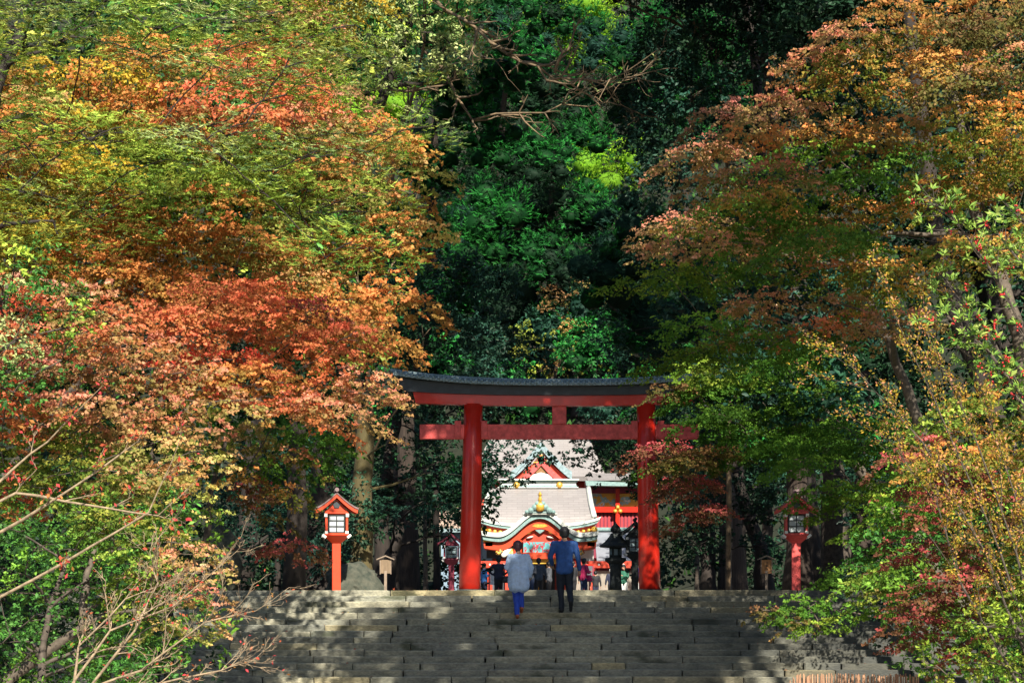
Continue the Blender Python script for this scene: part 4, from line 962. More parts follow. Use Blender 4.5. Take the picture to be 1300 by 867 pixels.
tree('maple_tree', 'drooping maple with green top and dark red hem above the left lantern', 'tree', (-6.6,34.5), .12,
  [[(290,520),(380,540),(450,545),(425,575),(400,590),(372,605),(366,640),(388,690),(372,712),(345,700),(310,640),(285,600)]],
  31.5, 34, (42,24), .42, .16, ['go','gr','mr'], [(330,560,'bf'),(380,570,'gp'),(430,600,'pk'),(400,580,'gr'),(310,620,'mr'),(350,640,'dr'),(370,680,'mr'),(400,690,'mr'),(395,650,'dr'),(440,575,'gr'),(300,580,'or')],
  .1, 'pad', 2.0, .0487, 'dart', 'bark_grey', 'maple', GL, droop=.7)
tree('maple_tree', 'low yellow green and pink maple leaning over the left edge of the stairs', 'tree', (-5.6,21.5), .09,
  [[(120,650),(190,625),(225,650),(275,732),(285,755),(262,795),(230,800),(180,790),(130,760)]],
  20.5, 22, (38,20), .30, .09, ['bf','yg','pk'], [(230,740,'pk'),(270,750,'pk'),(200,720,'bf'),(180,760,'yg'),(180,670,'wg'),(150,720,'yg'),(250,785,'pk')],
  .15, 'pad', 1.8, .0378, 'dart', 'bark_pale', 'maple', GL)
tree('evergreen_shrub', 'dense glossy dark green shrub in the lower left corner', 'shrub', (-5.4,20.2), .07,
  [[(-50,620),(110,640),(180,690),(240,760),(225,820),(190,900),(-50,900)]],
  20.3, 22.5, (44,40), .30, .27, ['gl','gl','gr'], None, 0, 'ball', 6, .05, 'oval', 'bark_grey', 'gloss', GL)
tree('evergreen_shrub', 'shaded green shrub beside the standing stone left of the stairs', 'shrub', (-6.3,36), .08,
  [[(190,560),(250,575),(300,620),(250,680),(290,700),(300,745),(240,749),(170,700)]],
  34, 37, (44,40), .46, .40, ['gl','bg','dg'], None, 0, 'ball', 4, .085, 'oval', 'bark_dark', 'gloss', GL)
tree('evergreen_shrub', 'dark bushy undergrowth behind the left post lantern', 'shrub', (-7.2,49), .08,
  [[(290,640),(380,650),(478,640),(478,690),(430,700),(380,735),(290,735)]],
  48.5, 52, (44,40), .75, .6, ['bg','dg'], None, 0, 'ball', 2.4, .11, 'oval', 'bark_dark', 'gloss', GL)

tree('evergreen_shrub', 'dark undergrowth on the slope behind the bare tree at the far left', 'shrub', (-8.0,29), .08,
  [[(-90,560),(190,560),(230,640),(250,749),(235,900),(-90,900)]], 26, 31, (60,46), .62, .5, ['gl','dg','gr'], None, 0, 'ball', 2.6, .085, 'oval', 'bark_dark', 'gloss', GL)
# ================================================================== RIGHT BANK
GR = 'trees crowding the right bank'
tree('maple_tree', 'large maple with orange and yellow layered sprays in the upper right', 'tree', (9.8,33), .26,
  [[(868,155),(905,130),(950,95),(1000,60),(1100,20),(1200,-10),(1370,-40),(1370,360),(1150,300),(1020,320),(900,285),(870,230)]],
  31, 35, (62,38), .72, .15, ['go','gp','gr'], [(890,170,'pk'),(900,200,'pk'),(930,190,'or'),(960,130,'pk'),(1000,100,'or'),(1100,150,'or'),(1000,170,'or'),(1180,160,'go'),(1045,92,'rr'),(1040,70,'go'),(1050,115,'gp'),(1020,95,'go'),(1075,90,'go'),(1000,140,'go'),(1100,60,'go'),(1180,80,'or'),(1060,160,'gy'),(1150,150,'or'),(1080,40,'pk'),(1150,30,'or'),(1000,70,'pk'),(1240,180,'go'),(1200,40,'dr'),(900,250,'gy'),(960,270,'gr'),(960,210,'gy'),(1010,200,'gr'),(1120,190,'gr'),(1200,100,'dr'),(1260,130,'go'),(1260,40,'dr'),(1280,250,'go'),(1200,240,'go'),(1120,240,'go'),(1000,240,'gp'),(950,240,'go'),(1060,260,'gr'),(930,280,'gr'),(1100,120,'go')],
  .1, 'pad', 1.25, .0554, 'dart', 'bark_pale', 'maple', GR)
tree('maple_tree', 'green layered maple tipped with salmon pink halfway up the right side', 'tree', (8.6,34.5), .20,
  [[(805,295),(860,262),(920,250),(1050,290),(1150,300),(1145,420),(1100,440),(1000,440),(900,470),(850,440),(870,400),(850,360),(835,330)]],
  32.5, 36, (60,32), .66, .15, ['gr','gp','gr'], [(830,300,'pk'),(880,300,'pk'),(860,330,'gy'),(900,330,'gr'),(880,410,'gy'),(1000,380,'pk'),(950,390,'pk'),(900,400,'gp'),(1070,385,'pk'),(1040,390,'pk'),(1060,420,'ro'),(900,430,'gy'),(1000,310,'gp'),(1100,330,'go'),(1000,360,'gr'),(1000,430,'gr'),(870,450,'gy'),(940,340,'gr')],
  .1, 'pad', 1.35, .0521, 'dart', 'bark_pale', 'maple', GR)
tree('maple_tree', 'spreading maple whose dusky red lower boughs cross the right torii pillar', 'tree', (9.4,43.6), .20,
  [[(770,490),(860,478),(930,470),(930,520),(880,560),(910,610),(900,655),(860,660),(850,615),(768,582),(800,545),(880,530),(860,505)],[(850,460),(920,440),(1040,440),(1090,500),(1050,560),(940,580),(900,520)]],
  40.5, 44, (50,25), .62, .13, ['gr','mr'], [(790,490,'mr'),(850,485,'dr'),(880,500,'gr'),(790,575,'mr'),(830,560,'mr'),(850,590,'gr'),(880,540,'gr'),(870,610,'mr'),(890,650,'mr'),(860,640,'dr'),(930,560,'gr'),(960,480,'gr'),(1020,470,'gr'),(900,450,'gy'),(880,460,'gy'),(900,590,'dr')],
  .08, 'pad', 2.3, .0554, 'dart', 'bark_pale', 'maple', GR)
tree('maple_tree', 'fresh green maple with level fans behind the right post lantern', 'tree', (10.0,38), .18,
  [[(930,600),(985,560),(1060,520),(1150,500),(1190,560),(1180,690),(1120,730),(1070,720),(1050,640),(1000,610),(960,650)]],
  36, 39, (54,28), .62, .13, ['gr','gy','gr'], [(1000,590,'gr'),(1080,540,'gr'),(1080,640,'gy'),(1120,600,'gy'),(1120,700,'gr')],
  .1, 'pad', 1.5, .0521, 'dart', 'bark_pale', 'maple', GR)
tree('maple_sapling', 'low green maple bough hanging over the right side of the stairs', 'tree', (7.9,33.5), .07,
  [[(945,772),(985,752),(1030,742),(1058,752),(1060,785),(1020,800),(985,800)]],
  32, 33.5, (26,15), .33, .10, ['gr','gr','gy'], [(1000,785,'dr')], .9, 'pad', 2.2, .0428, 'dart', 'bark_pale', 'maple', GR, droop=.6)
tree('maple_sapling', 'bright lime green maple bough above the right end of the stairs', 'tree', (8.4,31), .07,
  [[(1075,735),(1110,700),(1180,680),(1195,735),(1140,755),(1095,795),(1075,770)]],
  29.5, 31, (28,17), .33, .09, ['gy','gy','yg'], [(1090,780,'bf')], .9, 'pad', 2.2, .0403, 'dart', 'bark_pale', 'maple', GR, droop=.5)
tree('maple_tree', 'crimson and green maple along the lower right edge of the photo', 'tree', (7.9,25.5), .13,
  [[(1150,530),(1230,500),(1370,500),(1370,810),(1260,800),(1225,845),(1160,840),(1140,800),(1125,780),(1180,740),(1140,690),(1128,600)]],
  24, 27, (48,26), .46, .12, ['mr','go','gr'], [(1180,600,'mr'),(1220,620,'mr'),(1200,540,'yg'),(1270,560,'go'),(1180,670,'mr'),(1240,680,'dr'),(1190,650,'gr'),(1290,640,'go'),(1160,765,'mr'),(1200,770,'mr'),(1180,825,'mr'),(1260,760,'wg'),(1210,720,'mr'),(1290,720,'wg')],
  .1, 'pad', 1.6, .0462, 'dart', 'bark_grey', 'maple', GR)
tree('evergreen_shrub', 'dark undergrowth on the slope below the crimson maple at the right', 'shrub', (9.2,31), .08,
  [[(1120,640),(1390,560),(1390,900),(1200,900),(1165,800),(1110,745)]], 28, 33, (60,46), .70, .55, ['gl','dg','gr'], None, 0, 'ball', 2.4, .09, 'oval', 'bark_dark', 'gloss', GR)
tree('green_shrub', 'mixed green and yellow shrub in the bottom right corner', 'shrub', (6.2,21.5), .07,
  [[(1190,810),(1240,790),(1370,730),(1370,900),(1185,900),(1175,850)]],
  20.5, 22.5, (44,34), .32, .22, ['gr','wg','gy'], None, 0, 'ball', 5, .05, 'oval', 'bark_grey', 'maple', GR)
tree('evergreen_tree', 'broad blue green evergreen behind the top of the right maple', 'tree', (8.5,52), .35,
  [[(775,-60),(1100,-60),(1060,60),(960,95),(880,150),(870,250),(810,260),(780,180),(830,100)]],
  48, 53, (62,44), 1.05, .75, ['bg','bg','dg'], None, 0, 'ball', 2.2, .125, 'oval', 'bark_grey', 'gloss', GR)
tree('evergreen_tree', 'dark evergreen backing the right hand maples', 'tree', (12,44), .35,
  [[(985,250),(1010,100),(1060,-160),(1400,-260),(1370,760),(1150,740),(1030,520),(950,470),(890,420),(850,330)]],
  42, 48, (90,72), 1.3, 1.0, ['dg','bg','dg'], None, 0, 'ball', .95, .18, 'oval', 'bark_dark', 'gloss', GR, ntw=1)

def blob(cx, cy, rx, ry, n=14): return [(cx+rx*cos(2*pi*i/n), cy+ry*sin(2*pi*i/n)) for i in range(n)]
# ================================================================== behind the gate
tree('evergreen_tree', 'sunlit pale green leafy crown with dark forked stems at the top left of the valley', 'tree', (-4.78,43.5), .2,
  [[(395,-60),(600,-60),(607,40),(598,95),(560,112),(505,108),(440,60)]], 40, 43, (32,24), .50, .40, ['lg','lg','yg'], None, 0, 'ball', 2.6, .085, 'oval', 'bark_dark', 'gloss', 'trees behind the torii', trunk_pts=[(372,765,43.5),(380,520,43.5),(430,260,43),(480,140,42.5),(520,30,42),(540,-60,41.5)], lim=1.5)
GB = 'trees behind the torii'
def cedar(label, lumps_, D0, D1, base, R=1.35, pals=('cd','cd'), dens=3.0, ls=.105, tr=.4, name='cedar_tree', shape='needle', m='needle'):
    ntree[0] += 1; k = ntree[0]; r = random.Random(k*31)
    C = []; Rs = []; keys = []
    for (cx, cy, rr_) in lumps_:
        D = r.uniform(D0, D1); c = P(cx, cy, D); Rw = rr_/F*D
        nsub = 5
        C.append(tuple(c)); Rs.append(Rw*.72); keys.append(r.choice(pals))
        for q in range(nsub):
            a = 2*pi*(q+r.random()*.6)/nsub; C.append((c.x+cos(a)*Rw*.58, c.y+r.uniform(-.5,.3)*Rw, c.z+sin(a)*Rw*.55)); Rs.append(Rw*r.uniform(.42,.60)); keys.append(r.choice(pals))
    C = np.array(C); Rs = np.array(Rs); b = Vector((base[0], base[1], tz(*base)-.1))
    t = thing(name, label, 'tree', b, 0, GB)
    pos, ld, nn, size, col, _ = clump_leaves(C-np.array(b), Rs, Rs*.88, np.array([PAL[q][0] for q in keys]), np.array([PAL[q][1] for q in keys]), 'ball', dens, ls, shape, k, flutter=.18)
    tag(link('foliage', leaves_mesh('foliage', pos, ld, nn, size, col, shape), m, t), kind='stuff')
    cores(t, C-np.array(b), Rs, Rs*.88, np.array([PAL[q][0] for q in keys]), np.array([PAL[q][1] for q in keys]), k)
    grow(t, (0,0,0), (C-np.array(b)).tolist(), Rs*.5, 'bark_cedar', tr, k, ntw=0)
cedar('cedar with rounded green plumes left of centre, its lowest plume round and full', [(560,40,42),(585,130,50),(545,215,48),(625,180,50),(610,290,72),(520,300,45),(570,370,50),(640,90,45)], 60, 65, (-3.6,66))
cedar('cedar with stacked dark green plumes at the middle of the valley', [(700,20,45),(690,110,50),(735,170,48),(690,205,48),(745,260,50),(700,330,46),(720,395,40)], 120, 127, (2.5,129), pals=('cd','dg','cd'), ls=.22, dens=1.0)
cedar('broad shadowed cedar with soft plumes above the right half of the torii', [(790,120,50),(830,180,46),(800,290,62),(770,350,60),(850,330,58),(820,410,60),(880,400,50),(900,300,50)], 59, 64, (7.3,65), pals=('cd','dg','bg'))
cedar('dark cedar high in the middle behind the bare limbs', [(620,10,50),(660,60,50),(760,60,50),(830,60,50),(560,100,45)], 130, 138, (-2,140), pals=('cd','bg'), ls=.22, dens=1.0)
tree('evergreen_tree', 'shaded blue green broadleaf tree just above the left half of the torii roof', 'tree', (-3.8,58), .25,
  [[(440,380),(520,330),(620,340),(675,400),(690,476),(600,470),(500,455),(430,490),(420,430)]], 55, 58, (48,36), .80, .60, ['bg','bg','dg'], None, 0, 'ball', 2.6, .11, 'oval', 'bark_dark', 'gloss', GB)
tree('evergreen_tree', 'nearly black broadleaf tree above the right end of the torii roof', 'tree', (7.4,58), .25,
  [[(760,420),(870,380),(960,420),(1000,520),(930,560),(860,560),(830,480),(760,478)]], 55, 59, (52,38), .85, .65, ['dg','dg','bg'], None, 0, 'ball', 1.8, .12, 'oval', 'bark_dark', 'gloss', GB)
tree('evergreen_tree', 'dark tree whose leafy boughs hang before the shrine gable, left side', 'tree', (-3.6,57), .22,
  [[(470,490),(600,500),(700,548),(690,572),(668,588),(655,600),(650,622),(635,640),(612,672),(606,640),(590,690),(520,690),(450,640),(430,540)]], 55.5, 58.5, (38,28), .56, .42, ['dg','bg','dg'], None, 0, 'ball', 1.9, .115, 'oval', 'bark_dark', 'gloss', GB)
tree('evergreen_tree', 'dark tree whose leafy boughs hang before the shrine roofs, right side', 'tree', (5.6,57), .22,
  [[(712,548),(860,548),(990,560),(1000,700),(840,720),(836,640),(805,625),(780,632),(752,618),(728,600),(716,575)],[(738,545),(860,545),(860,618),(770,612),(738,585)]], 55.5, 58.5, (38,28), .56, .42, ['dg','bg','dg'], None, 0, 'ball', 1.9, .115, 'oval', 'bark_dark', 'gloss', GB)
tree('understorey_tree', 'thin tree with scattered yellow and russet leaves above the middle of the torii', 'tree', (2.4,124), .18,
  [[(700,370),(750,350),(790,400),(800,470),(660,476),(650,430),(680,410)]], 121, 124, (34,24), .95, .6, ['wg','yg','bf','dr'], None, 0, 'ball', .45, .18, 'oval', 'bark_grey', 'maple', GB)
# dark wood filling the valley floor either side of the shrine court
for (lab, poly, D0, D1, base, pals) in (
  ('shadowy evergreen undergrowth left of the gate behind the notice board', [(300,560),(590,560),(592,752),(300,752)], 66, 74, (-6,72), ['dg','dg','bg']),
  ('shadowy evergreen undergrowth right of the gate below the maples', [(842,560),(1130,560),(1130,752),(842,752)], 66, 74, (9,72), ['dg','dg','bg']),
  ('tall dark evergreen wall left of the shrine court', [(330,330),(600,380),(596,640),(330,640)], 78, 88, (-7,86), ['dg','bg','cd']),
  ('tall dark evergreen wall right of the shrine court', [(830,340),(1140,330),(1140,640),(835,640)], 78, 88, (11,86), ['dg','bg','cd']),
  ('dark evergreens rising directly behind the shrine roofs', [(540,380),(880,380),(880,545),(780,535),(620,535),(540,560)], 116, 124, (4,122), ['dg','bg','cd'])):
    tree('evergreen_tree', lab, 'tree', base, .3, [poly], D0, D1, (74,56) if D0 < 100 else (60,44), 1.5 if D0 < 76 else 1.9, 1.15 if D0 < 76 else 1.4, pals, None, 0, 'ball', .75 if D0 < 76 else .50, .20 if D0 < 76 else .26, 'oval', 'bark_dark', 'gloss', GB, ntw=0, core=D0 > 77)
# far wooded hillside
hill = [(455,165,62,58,'sg',132,'lime green sunlit tree glimpsed between the stems at the top left'),(728,50,50,50,'sg',140,'bright yellow green sunlit tree high in the centre'),(798,203,60,34,'sg',128,'bright lime sunlit tree right of centre in a gap'),(960,330,90,90,'dg',134,'deep green hillside tree behind the right maples'),
  (500,60,90,80,'cd',150,'hillside tree above the pale green crown'),(620,220,90,90,'dg',138,'deep green hillside tree behind the left cedar'),(700,330,110,90,'dg',127,'dark hillside tree behind the middle cedar'),(860,100,100,90,'cd',148,'mid green hillside tree upper right of centre'),
  (560,340,90,80,'bg',126,'blue green hillside tree behind the torii roof left'),(850,360,90,80,'bg',126,'blue green hillside tree behind the torii roof right'),(640,20,100,80,'cd',165,'hillside tree at the top edge, centre left'),(800,-10,110,80,'dg',165,'hillside tree at the top edge, centre right'),
  (380,300,110,110,'dg',136,'hillside tree hidden behind the left maples'),(980,80,120,110,'dg',152,'hillside tree hidden behind the upper right maple'),(700,150,80,70,'cd',144,'green hillside tree behind the forked limbs'),(400,20,110,100,'dg',158,'hillside tree at the top left behind the fir')]
for (cx, cy, rx_, ry_, pk, D, lab) in hill:
    c = P(cx, cy+ry_, D); by = 106+max(0, (c.z-2))/.72
    by = min(max(by, D-2), D+14)
    tree('hillside_tree', lab, 'tree', (c.x, by), .35, [blob(cx, cy, rx_, ry_)], D-2, D+3, (40,32), 1.9, 1.5, [pk, pk], None, 0, 'ball', .40 if pk != 'sg' else .6, .24, 'slim' if pk in ('cd','sg') else 'oval', 'bark_dark', 'maple', 'trees on the wooded hillside', ntw=0, core=True)
# trunks that stand in the dark wood
def lone_trunk(name, label, px, py_top, D, wpx, bark, lean=0, group=None, cat='tree', z0=None, limbs=4):
    x = (px-HX)/F*D; b = Vector((x, D, tz(x, D)-.1)); t = thing(name, label, cat, b, 0, group); k = D/F; h = EYE+(HY-py_top)*k-b.z; r = wpx*k/2
    rr = random.Random(int(px)); n = 14; pts = []; rad = []
    for i in range(n):
        q = i/(n-1); pts.append((lean*k*q+rr.uniform(-.04,.04)*r*3, rr.uniform(-.04,.04), h*q)); rad.append(r*(1.55*(1-q*6) + 1.0*(q*6) if q < .167 else 1-.25*q))
    MB().tube(pts, rad, 16).build('trunk', bark, t, smooth=True)
    m = MB()
    for _ in range(limbs):
        z = h*rr.uniform(.35,.95); a = rr.uniform(0, 6.28); L = rr.uniform(.8,2)
        m.tube([(lean*k*z/h,0,z),(cos(a)*L*.5,sin(a)*L*.5,z+.15),(cos(a)*L,sin(a)*L,z+.1+.2*L)], [.05,.03,.008], 5)
    if limbs: tag(m.build('branches', bark, t), kind='stuff')
GT = 'bare trunks in the dark wood'
lone_trunk('cedar_tree', 'thick dark cedar trunk with a mossy streak right of the right lantern', 1013, 380, 51, 30, 'bark_cedar', -2, GT)
lone_trunk('cedar_tree', 'dark cedar trunk between green maple fans further right', 1092, 400, 50, 25, 'bark_cedar', 3, GT)
lone_trunk('cedar_tree', 'mossy golden trunk rising behind the boulder by the left lantern', 456, 520, 50, 30, 'bark_moss', 8, GT)
lone_trunk('cedar_tree', 'wide dark trunk directly behind the left post lantern', 405, 560, 52, 34, 'bark_dark', 4, GT)
for (px, wd, D, lab) in ((503,7,63,'slim pale-flecked trunk just right of the left notice board'),(518,5,66,'thin straight trunk in the gap left of the torii, second from the board'),(541,6,64,'slim trunk midway between notice board and torii pillar'),(555,9,68,'dark trunk beside the dim crimson lantern'),(378,14,56,'dark trunk left of the left lantern post'),(352,9,60,'slim dark trunk above the left end of the stairs'),(885,6,63,'slim trunk just right of the right torii pillar'),(905,8,66,'dark slim trunk between pillar and right notice board'),(925,6,62,'thin trunk nearest the right notice board'),(945,9,70,'dark trunk behind the right notice board')):
    lone_trunk('slim_tree', lab, px, 590, D, wd, 'bark_grey' if wd < 7 else 'bark_dark', random.uniform(-4,4), GT, limbs=2)

# ------------------------------------------------------------------ twiggy trees drawn branch by branch
def twigs(name, label, cat, stems, r0, bark, lv=3, nch=6, leafpal=None, leafn=0, ls=.05, shape='oval', seed=1, spread=.6, group=None, upb=.25, ratio=.55, leaftips=True, subk=.22, gnarl=False, fol='foliage', matl='maple', clusters=None):
    r = random.Random(seed); b = Vector(P(*stems[0][0])); t = thing(name, label, cat, b, 0, group); m = MB(); tips = []
    main = MB()
    def sub(p, d, L, rad, lev):
        pts = [p]; q = p.copy(); dd = d.copy(); n = 4
        for i in range(n):
            dd = (dd+Vector((r.uniform(-1,1), r.uniform(-1,1), r.uniform(-1,1)+upb*.5))*.22).normalized(); q = q+dd*L/n; pts.append(q.copy())
        (m if lev > 0 else main).tube(pts, [rad*(1-.7*i/n)+.0012 for i in range(n+1)], 4 if lev else 6, False)
        for i in range(1, n+1): tips.append((pts[i], (pts[i]-pts[i-1]).normalized(), lev))
        if lev < lv:
            for c in range(nch if lev == 0 else max(2, nch-2)):
                i = r.randint(1, n); s = pts[i]; a = (pts[i]-pts[i-1]).normalized()
                v = Vector((r.uniform(-1,1), r.uniform(-1,1), r.uniform(-.8,1))).normalized()
                sub(s, (a+v*spread).normalized(), L*ratio*.85*r.uniform(.6,1.2), rad*.5, lev+1)
    for st in stems:
        pts = [Vector(P(*p))-b for p in st]; n = len(pts)
        dense = []
        for i in range(n-1):
            for q in (0, .34, .67): dense.append(pts[i].lerp(pts[i+1], q)+Vector((r.uniform(-1,1), r.uniform(-1,1), r.uniform(-1,1)))*r0*(1.1 if gnarl else .5))
        dense.append(pts[-1]); N_ = len(dense)
        rs = r0*(1 if st is stems[0] or not gnarl else r.uniform(.38,.62))
        main.tube(dense, [rs*(1-.8*i/(N_-1))*r.uniform(.88,1.12) for i in range(N_)], 8, False)
        tot = sum((dense[i+1]-dense[i]).length for i in range(N_-1))
        for i in range(2, N_):
            for c in range(2 if subk > .1 else (i % 2)):
                a = (dense[i]-dense[i-1]).normalized(); v = Vector((r.uniform(-1,1), r.uniform(-1,1), r.uniform(-.7,1))).normalized()
                sub(dense[i], (a+v*spread).normalized(), tot*subk*r.uniform(.4,1.3), r0*(1-.8*i/(N_-1))*.5, 1)
    main.build('trunk', bark, t, smooth=True); tag(m.build('branches', bark, t, smooth=True), kind='stuff')
    if leafn:
        g = np.random.default_rng(seed); tl = [x for x in tips if x[2] >= (lv-1)]
        idx = g.integers(0, len(tl), leafn); pos = np.array([tuple(tl[i][0]) for i in idx])+g.normal(0, .03, (leafn, 3)); d = nrm(np.array([tuple(tl[i][1]) for i in idx])+g.normal(0, .6, (leafn, 3))+np.array([0,0,-.3]))
        nn = nrm(g.normal(0, .6, (leafn, 3))+np.array([0,-.3,.7])); w_ = g.uniform(0, 1, (leafn, 1))
        pk = [leafpal[i] for i in g.integers(0, len(leafpal), leafn)]
        col = np.array([PAL[q][0] for q in pk])*(1-w_)+np.array([PAL[q][1] for q in pk])*w_
        tag(link(fol, leaves_mesh(fol, pos, d, nn, ls*g.uniform(.6, 1.2, leafn), col, shape), matl, t), kind='stuff')
    return t
twigs('bare_tree', 'nearly bare tan twigged tree with a few red leaves at the left edge', 'tree', [[(-30,640,19),(0,610,19),(60,560,19),(130,490,18.6)],[(-40,660,19),(20,625,19),(110,640,18.8),(200,655,18.6),(240,620,18.4)],[(-40,700,19),(60,640,18.6),(150,580,18.5),(175,560,18.4)],[(-40,780,19),(80,715,18.7),(190,650,18.5),(228,560,18.3)]], .018, 'bark_tan', 3, 5, ['rd','rr','or'], 420, .055, seed=11, subk=.10, spread=.85)
twigs('bare_shrub', 'bare pale twiggy bush with red tip leaves in front of the lower left stairs', 'shrub', [[(80,885,18),(140,800,18),(220,770,18),(300,700,17.8)],[(80,885,18),(180,850,18),(260,790,17.8),(325,775,17.8)],[(100,900,18),(200,868,18),(280,850,17.8),(318,840,17.7)],[(90,890,18),(100,820,18),(160,760,18),(220,735,18)],[(100,890,18),(170,800,17.8),(200,740,18),(190,700,18)]], .014, 'bark_tan', 3, 6, ['rd','rr','or'], 220, .045, seed=23, subk=.17, spread=.75)
twigs('golden_shrub', 'thin shrub with golden yellow leaves fanning up and left on the right bank', 'shrub', [[(1330,900,21),(1250,700,21),(1170,560,21),(1085,468,20.8)],[(1330,890,21),(1270,700,21),(1210,560,21),(1140,410,21)],[(1330,880,21),(1290,700,21),(1240,560,21),(1180,430,21)],[(1340,880,21),(1310,700,21),(1280,600,21),(1250,520,21)],[(1300,880,21),(1220,740,21),(1190,640,21),(1130,560,21)]], .016, 'bark_grey', 2, 5, ['gd','go','wg','pk','gd'], 8000, .038, seed=31, spread=.5, ratio=.5, subk=.13)
twigs('leafless_tree', 'old gnarled tree stretching bare tan limbs across the top of the valley', 'tree', [[(458,760,51),(456,520,50.5),(470,320,50),(505,180,48),(535,60,45),(548,-60,41)],[(540,-20,42),(585,22,39.5),(640,66,39.3),(700,98,39),(735,106,38.8),(775,103,38.6),(816,92,38.5)],[(700,98,39),(725,60,38.8),(745,20,38.6)],[(505,180,48.5),(455,118,47.5),(520,119,47),(575,97,46.5),(625,62,46)],[(540,60,48),(600,150,47),(690,140,46.5),(770,130,46)]], .085, 'bark_limb', 3, 4, ['lg','bg'], 260, .09, seed=42, spread=.9, subk=.13, gnarl=True)
twigs('leafless_tree', 'second bare limb tree crossing the top right of the valley', 'tree', [[(925,760,53),(930,400,53),(915,120,52),(905,40,51)],[(905,60,52),(860,32,51),(820,22,50),(778,-10,49)],[(905,60,52),(885,48,50),(850,70,49.5),(835,60,49)],[(908,200,52),(870,138,50),(820,150,49),(780,120,49)]], .075, 'bark_limb', 3, 4, ['bg','dg'], 260, .09, seed=47, spread=.9, subk=.13, gnarl=True)

# ------------------------------------------------------------------ red-berried evergreen, its largest leaves one by one
def berry_bush():
    r = random.Random(8); b = Vector(P(1360, 560, 17.5)); base = Vector((b.x, b.y, tz(b.x, b.y)-.05))
    t = thing('berry_shrub', 'glossy leaved evergreen shrub with red berries reaching in at the right edge', 'shrub', base)
    stems = [[(1370,640),(1330,480),(1270,360),(1220,290),(1182,252)],[(1370,600),(1340,430),(1300,340),(1262,290)],[(1370,700),(1310,520),(1250,440),(1200,400)],[(1370,700),(1300,500),(1240,400),(1195,350)],[(1380,560),(1350,400),(1320,300),(1290,270)],[(1370,700),(1320,540),(1270,480),(1215,440)]]
    m = MB(); nodes = []
    for st in stems:
        dd = r.uniform(17, 17.9); pts = [Vector(P(x, y, dd))-base for x, y in st]; m.tube([Vector((b.x,b.y,base.z+.3))-base]+pts, [.03,.022,.016,.012,.008,.004][:len(pts)+1], 6, False)
        for i in range(len(pts)-1):
            for q in np.linspace(0, 1, 9): nodes.append((pts[i].lerp(pts[i+1], q), (pts[i+1]-pts[i]).normalized()))
    ends = []
    for p, d in nodes:
        for _ in range(3):
            v = Vector((r.uniform(-1,1), r.uniform(-1,.8), r.uniform(-.5,1))).normalized(); e = p+(d*.5+v).normalized()*r.uniform(.07,.26)
            m.tube([p, p.lerp(e,.5)+Vector((0,0,-.01)), e], [.004,.003,.002], 3, False); ends.append((e, (e-p).normalized()))
    tag(m.build('branches', 'bark_grey', t), kind='stuff')
    V, T = np.array([(0,0,0),(-.17,.35,.03),(-.15,.7,.02),(0,1,-.06),(.15,.7,.02),(.17,.35,.03),(0,.5,-.02)]), [(0,6,1),(1,6,2),(2,6,3),(3,6,4),(4,6,5),(5,6,0)]
    lm = []
    for k, c in enumerate(((.10,.20,.03),(.20,.32,.04),(.32,.40,.09),(.05,.13,.02))):
        me = MB().add(V, T).mesh('leaf', True); me.materials.append(mat('berry_leaf', c, .5, .12, 30, .05)); lm.append(me)
    pos, dr_, nn_ = [], [], []; k = 0
    ends.sort(key=lambda q: q[0].y)
    for e, d in ends:
        for i in range(7):
            a = 2*pi*i/7+r.random(); v = Vector((cos(a), -.35+sin(a)*.5, sin(a)*.7)).normalized(); ld = (d*.6+v*.8).normalized(); nv = (Vector((0,-.45,.75))+Vector((r.gauss(0,.4),r.gauss(0,.4),r.gauss(0,.4)))).normalized()
            if k < 300 and i % 3 == 0:
                o = bpy.data.objects.new('leaf', r.choice(lm)); COL.objects.link(o); o.parent = t; o.location = e
                x = ld.cross(nv).normalized(); z = x.cross(ld); o.rotation_euler = Matrix((x, ld, z)).transposed().to_euler(); s = r.uniform(.065,.09); o.scale = (s*1.1, s, s); k += 1
            else: pos.append(tuple(e)); dr_.append(tuple(ld)); nn_.append(tuple(nv))
    n = len(pos); g = np.random.default_rng(3); w_ = g.uniform(0, 1, (n, 1)); col = np.array([.08,.20,.03])*(1-w_)+np.array([.28,.38,.07])*w_
    tag(link('foliage', leaves_mesh('foliage', np.array(pos), np.array(dr_), np.array(nn_), g.uniform(.055,.085,n), col, 'slim'), 'gloss', t), kind='stuff')
    for q in range(70):
        e, d = ends[r.randrange(len(ends)*3//4)]; m = MB()
        for _ in range(r.randint(4, 9)):
            c = e+Vector((r.gauss(0,.016), r.gauss(0,.016)-.02, r.gauss(0,.018)-.01)); rr = .009
            m.lathe([(rr*.3,-rr),(rr,-rr*.4),(rr,rr*.4),(rr*.3,rr)], 6, tuple(c))
        m.build('berry_cluster', 'berry', t, smooth=True)['kind'] = 'stuff'
M['berry'] = mat('red_berry', (.55,.03,.03), .25, .1, 40, 0)
berry_bush()

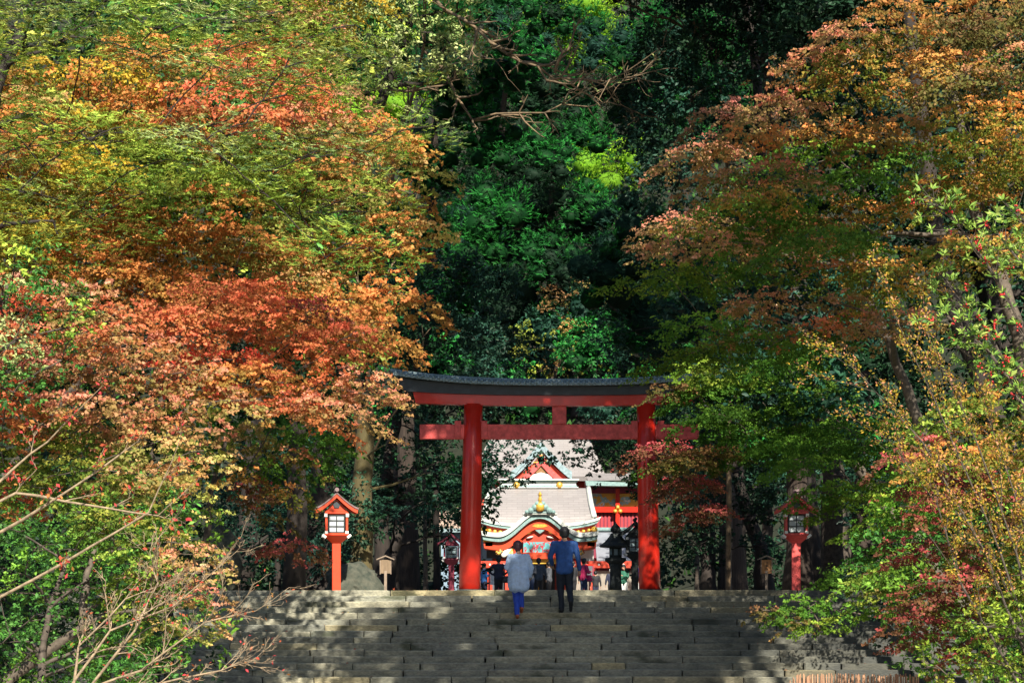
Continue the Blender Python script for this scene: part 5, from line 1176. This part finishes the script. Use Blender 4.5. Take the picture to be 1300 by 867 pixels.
# ================================================================== unseen tall trees; crowns placed and sized to shade the stairs, torii and wood
for (x, y, cx, cy, cz, rx_, ry_, rz_, nc, lab) in ((8.2,16.5,4.7,17.5,16.3,2.8,2.6,2.4,100,'tall evergreen near the viewer whose high crown arches over the approach'),
  (9.2,22.5,6.3,21.6,12.6,2.6,2.2,1.9,60,'evergreen near the viewer on the right whose small crown hangs above the view'),
  (9.8,37,4.6,36,15.6,4.7,2.8,3.0,120,'tall evergreen of the right bank with its crown above the view, arching toward the torii'),
  (-7.2,53,-3.4,53,21.5,4.2,3,5.2,130,'very tall evergreen left of the torii with its crown above the view'),
  (8.4,55,3.6,55,22.5,4.6,3,5.4,140,'very tall evergreen right of the torii with its crown above the view'),
  (-9.8,45,-1.9,44.5,17.6,4.4,2.6,3.4,120,'leaning left bank evergreen with its crown above the view near the torii'),
  (12.6,46,5.4,45.5,17.8,4.4,2.6,3.4,120,'leaning right bank evergreen with its crown above the view near the torii'),
  (13.4,48,9.4,48,18.5,4.2,3,5,120,'tall evergreen on the right slope with its crown above the view')):
    ntree[0] += 1; k = ntree[0]; r = random.Random(k); b = Vector((x, y, tz(x, y)-.1)); C = []; Rs = []
    while len(C) < nc:
        v = Vector((r.uniform(-1,1), r.uniform(-1,1), r.uniform(-1,1)))
        if v.length < 1: C.append((cx-b.x+v.x*rx_, cy-b.y+v.y*ry_, cz-b.z+v.z*rz_)); Rs.append(r.uniform(.8,1.25))
    t = thing('evergreen_tree', lab, 'tree', b, 0, 'trees arching over the approach')
    C = np.array(C); Rs = np.array(Rs); pn = np.tile(PAL['dg'][0], (len(C),1)); pt = np.tile(PAL['gl'][1], (len(C),1))
    pos, ld, nn, size, col, _ = clump_leaves(C, Rs, Rs*.7, pn, pt, 'ball', .22, .32, 'oval', k)
    tag(link('foliage', leaves_mesh('foliage', pos, ld, nn, size, col, 'oval'), 'gloss', t), kind='stuff')
    grow(t, (0,0,0), C.tolist(), Rs*.4, 'bark_dark', .25, k, ntw=0)
# low green cover on the wooded slope and on both banks
def cover():
    g = np.random.default_rng(99)
    for nm, n, xr, yr, s in (('undergrowth', 26000, (-40,46), (106,200), .6), ('undergrowth', 8000, (-26,-9.6), (16,60), .22), ('undergrowth', 8000, (9.6,28), (16,60), .22), ('undergrowth', 8000, (-30,-8.5), (60,106), .4), ('undergrowth', 8000, (11,34), (60,106), .4)):
        x = g.uniform(*xr, n); y = g.uniform(*yr, n); z = np.array([tz(a, b) for a, b in zip(x, y)])+g.uniform(0, s*1.6, n)
        q = (x*.03).astype(int); w_ = g.uniform(0, 1, (n, 1)); col = np.array(PAL['dg'][0])*(1-w_)+np.array(PAL['gl'][1])*w_*.6
        d = nrm(g.normal(0, 1, (n, 3))+np.array([0,0,.6])); nn = nrm(g.normal(0, .6, (n, 3))+np.array([0,-.5,.7]))
        o = link(nm, leaves_mesh(nm, np.stack([x, y, z], 1), d, nn, s*g.uniform(.5, 1.2, n), col, 'oval'), 'needle'); tag(o, kind='stuff')
cover()
def fallen():
    g = np.random.default_rng(5); n = 420; k = g.integers(0, 17, n); x = g.uniform(-8, 8.5, n)
    y = YTOP-TREAD*k+g.uniform(.02, .22, n); z = -RISER*k+.006
    d = nrm(np.stack([g.normal(0,1,n), g.normal(0,1,n), g.normal(0,.15,n)], 1)); nn = nrm(np.stack([g.normal(0,.3,n), g.normal(0,.3,n), np.ones(n)], 1))
    c = np.array([[.5,.2,.06],[.45,.10,.05],[.5,.38,.12],[.3,.2,.1]])[g.integers(0, 4, n)]
    tag(link('fallen_leaves', leaves_mesh('fallen_leaves', np.stack([x,y,z],1), d, nn, g.uniform(.04,.075,n), c, 'maple'), 'maple'), kind='stuff')
fallen()
print('TRIS', TRIS)
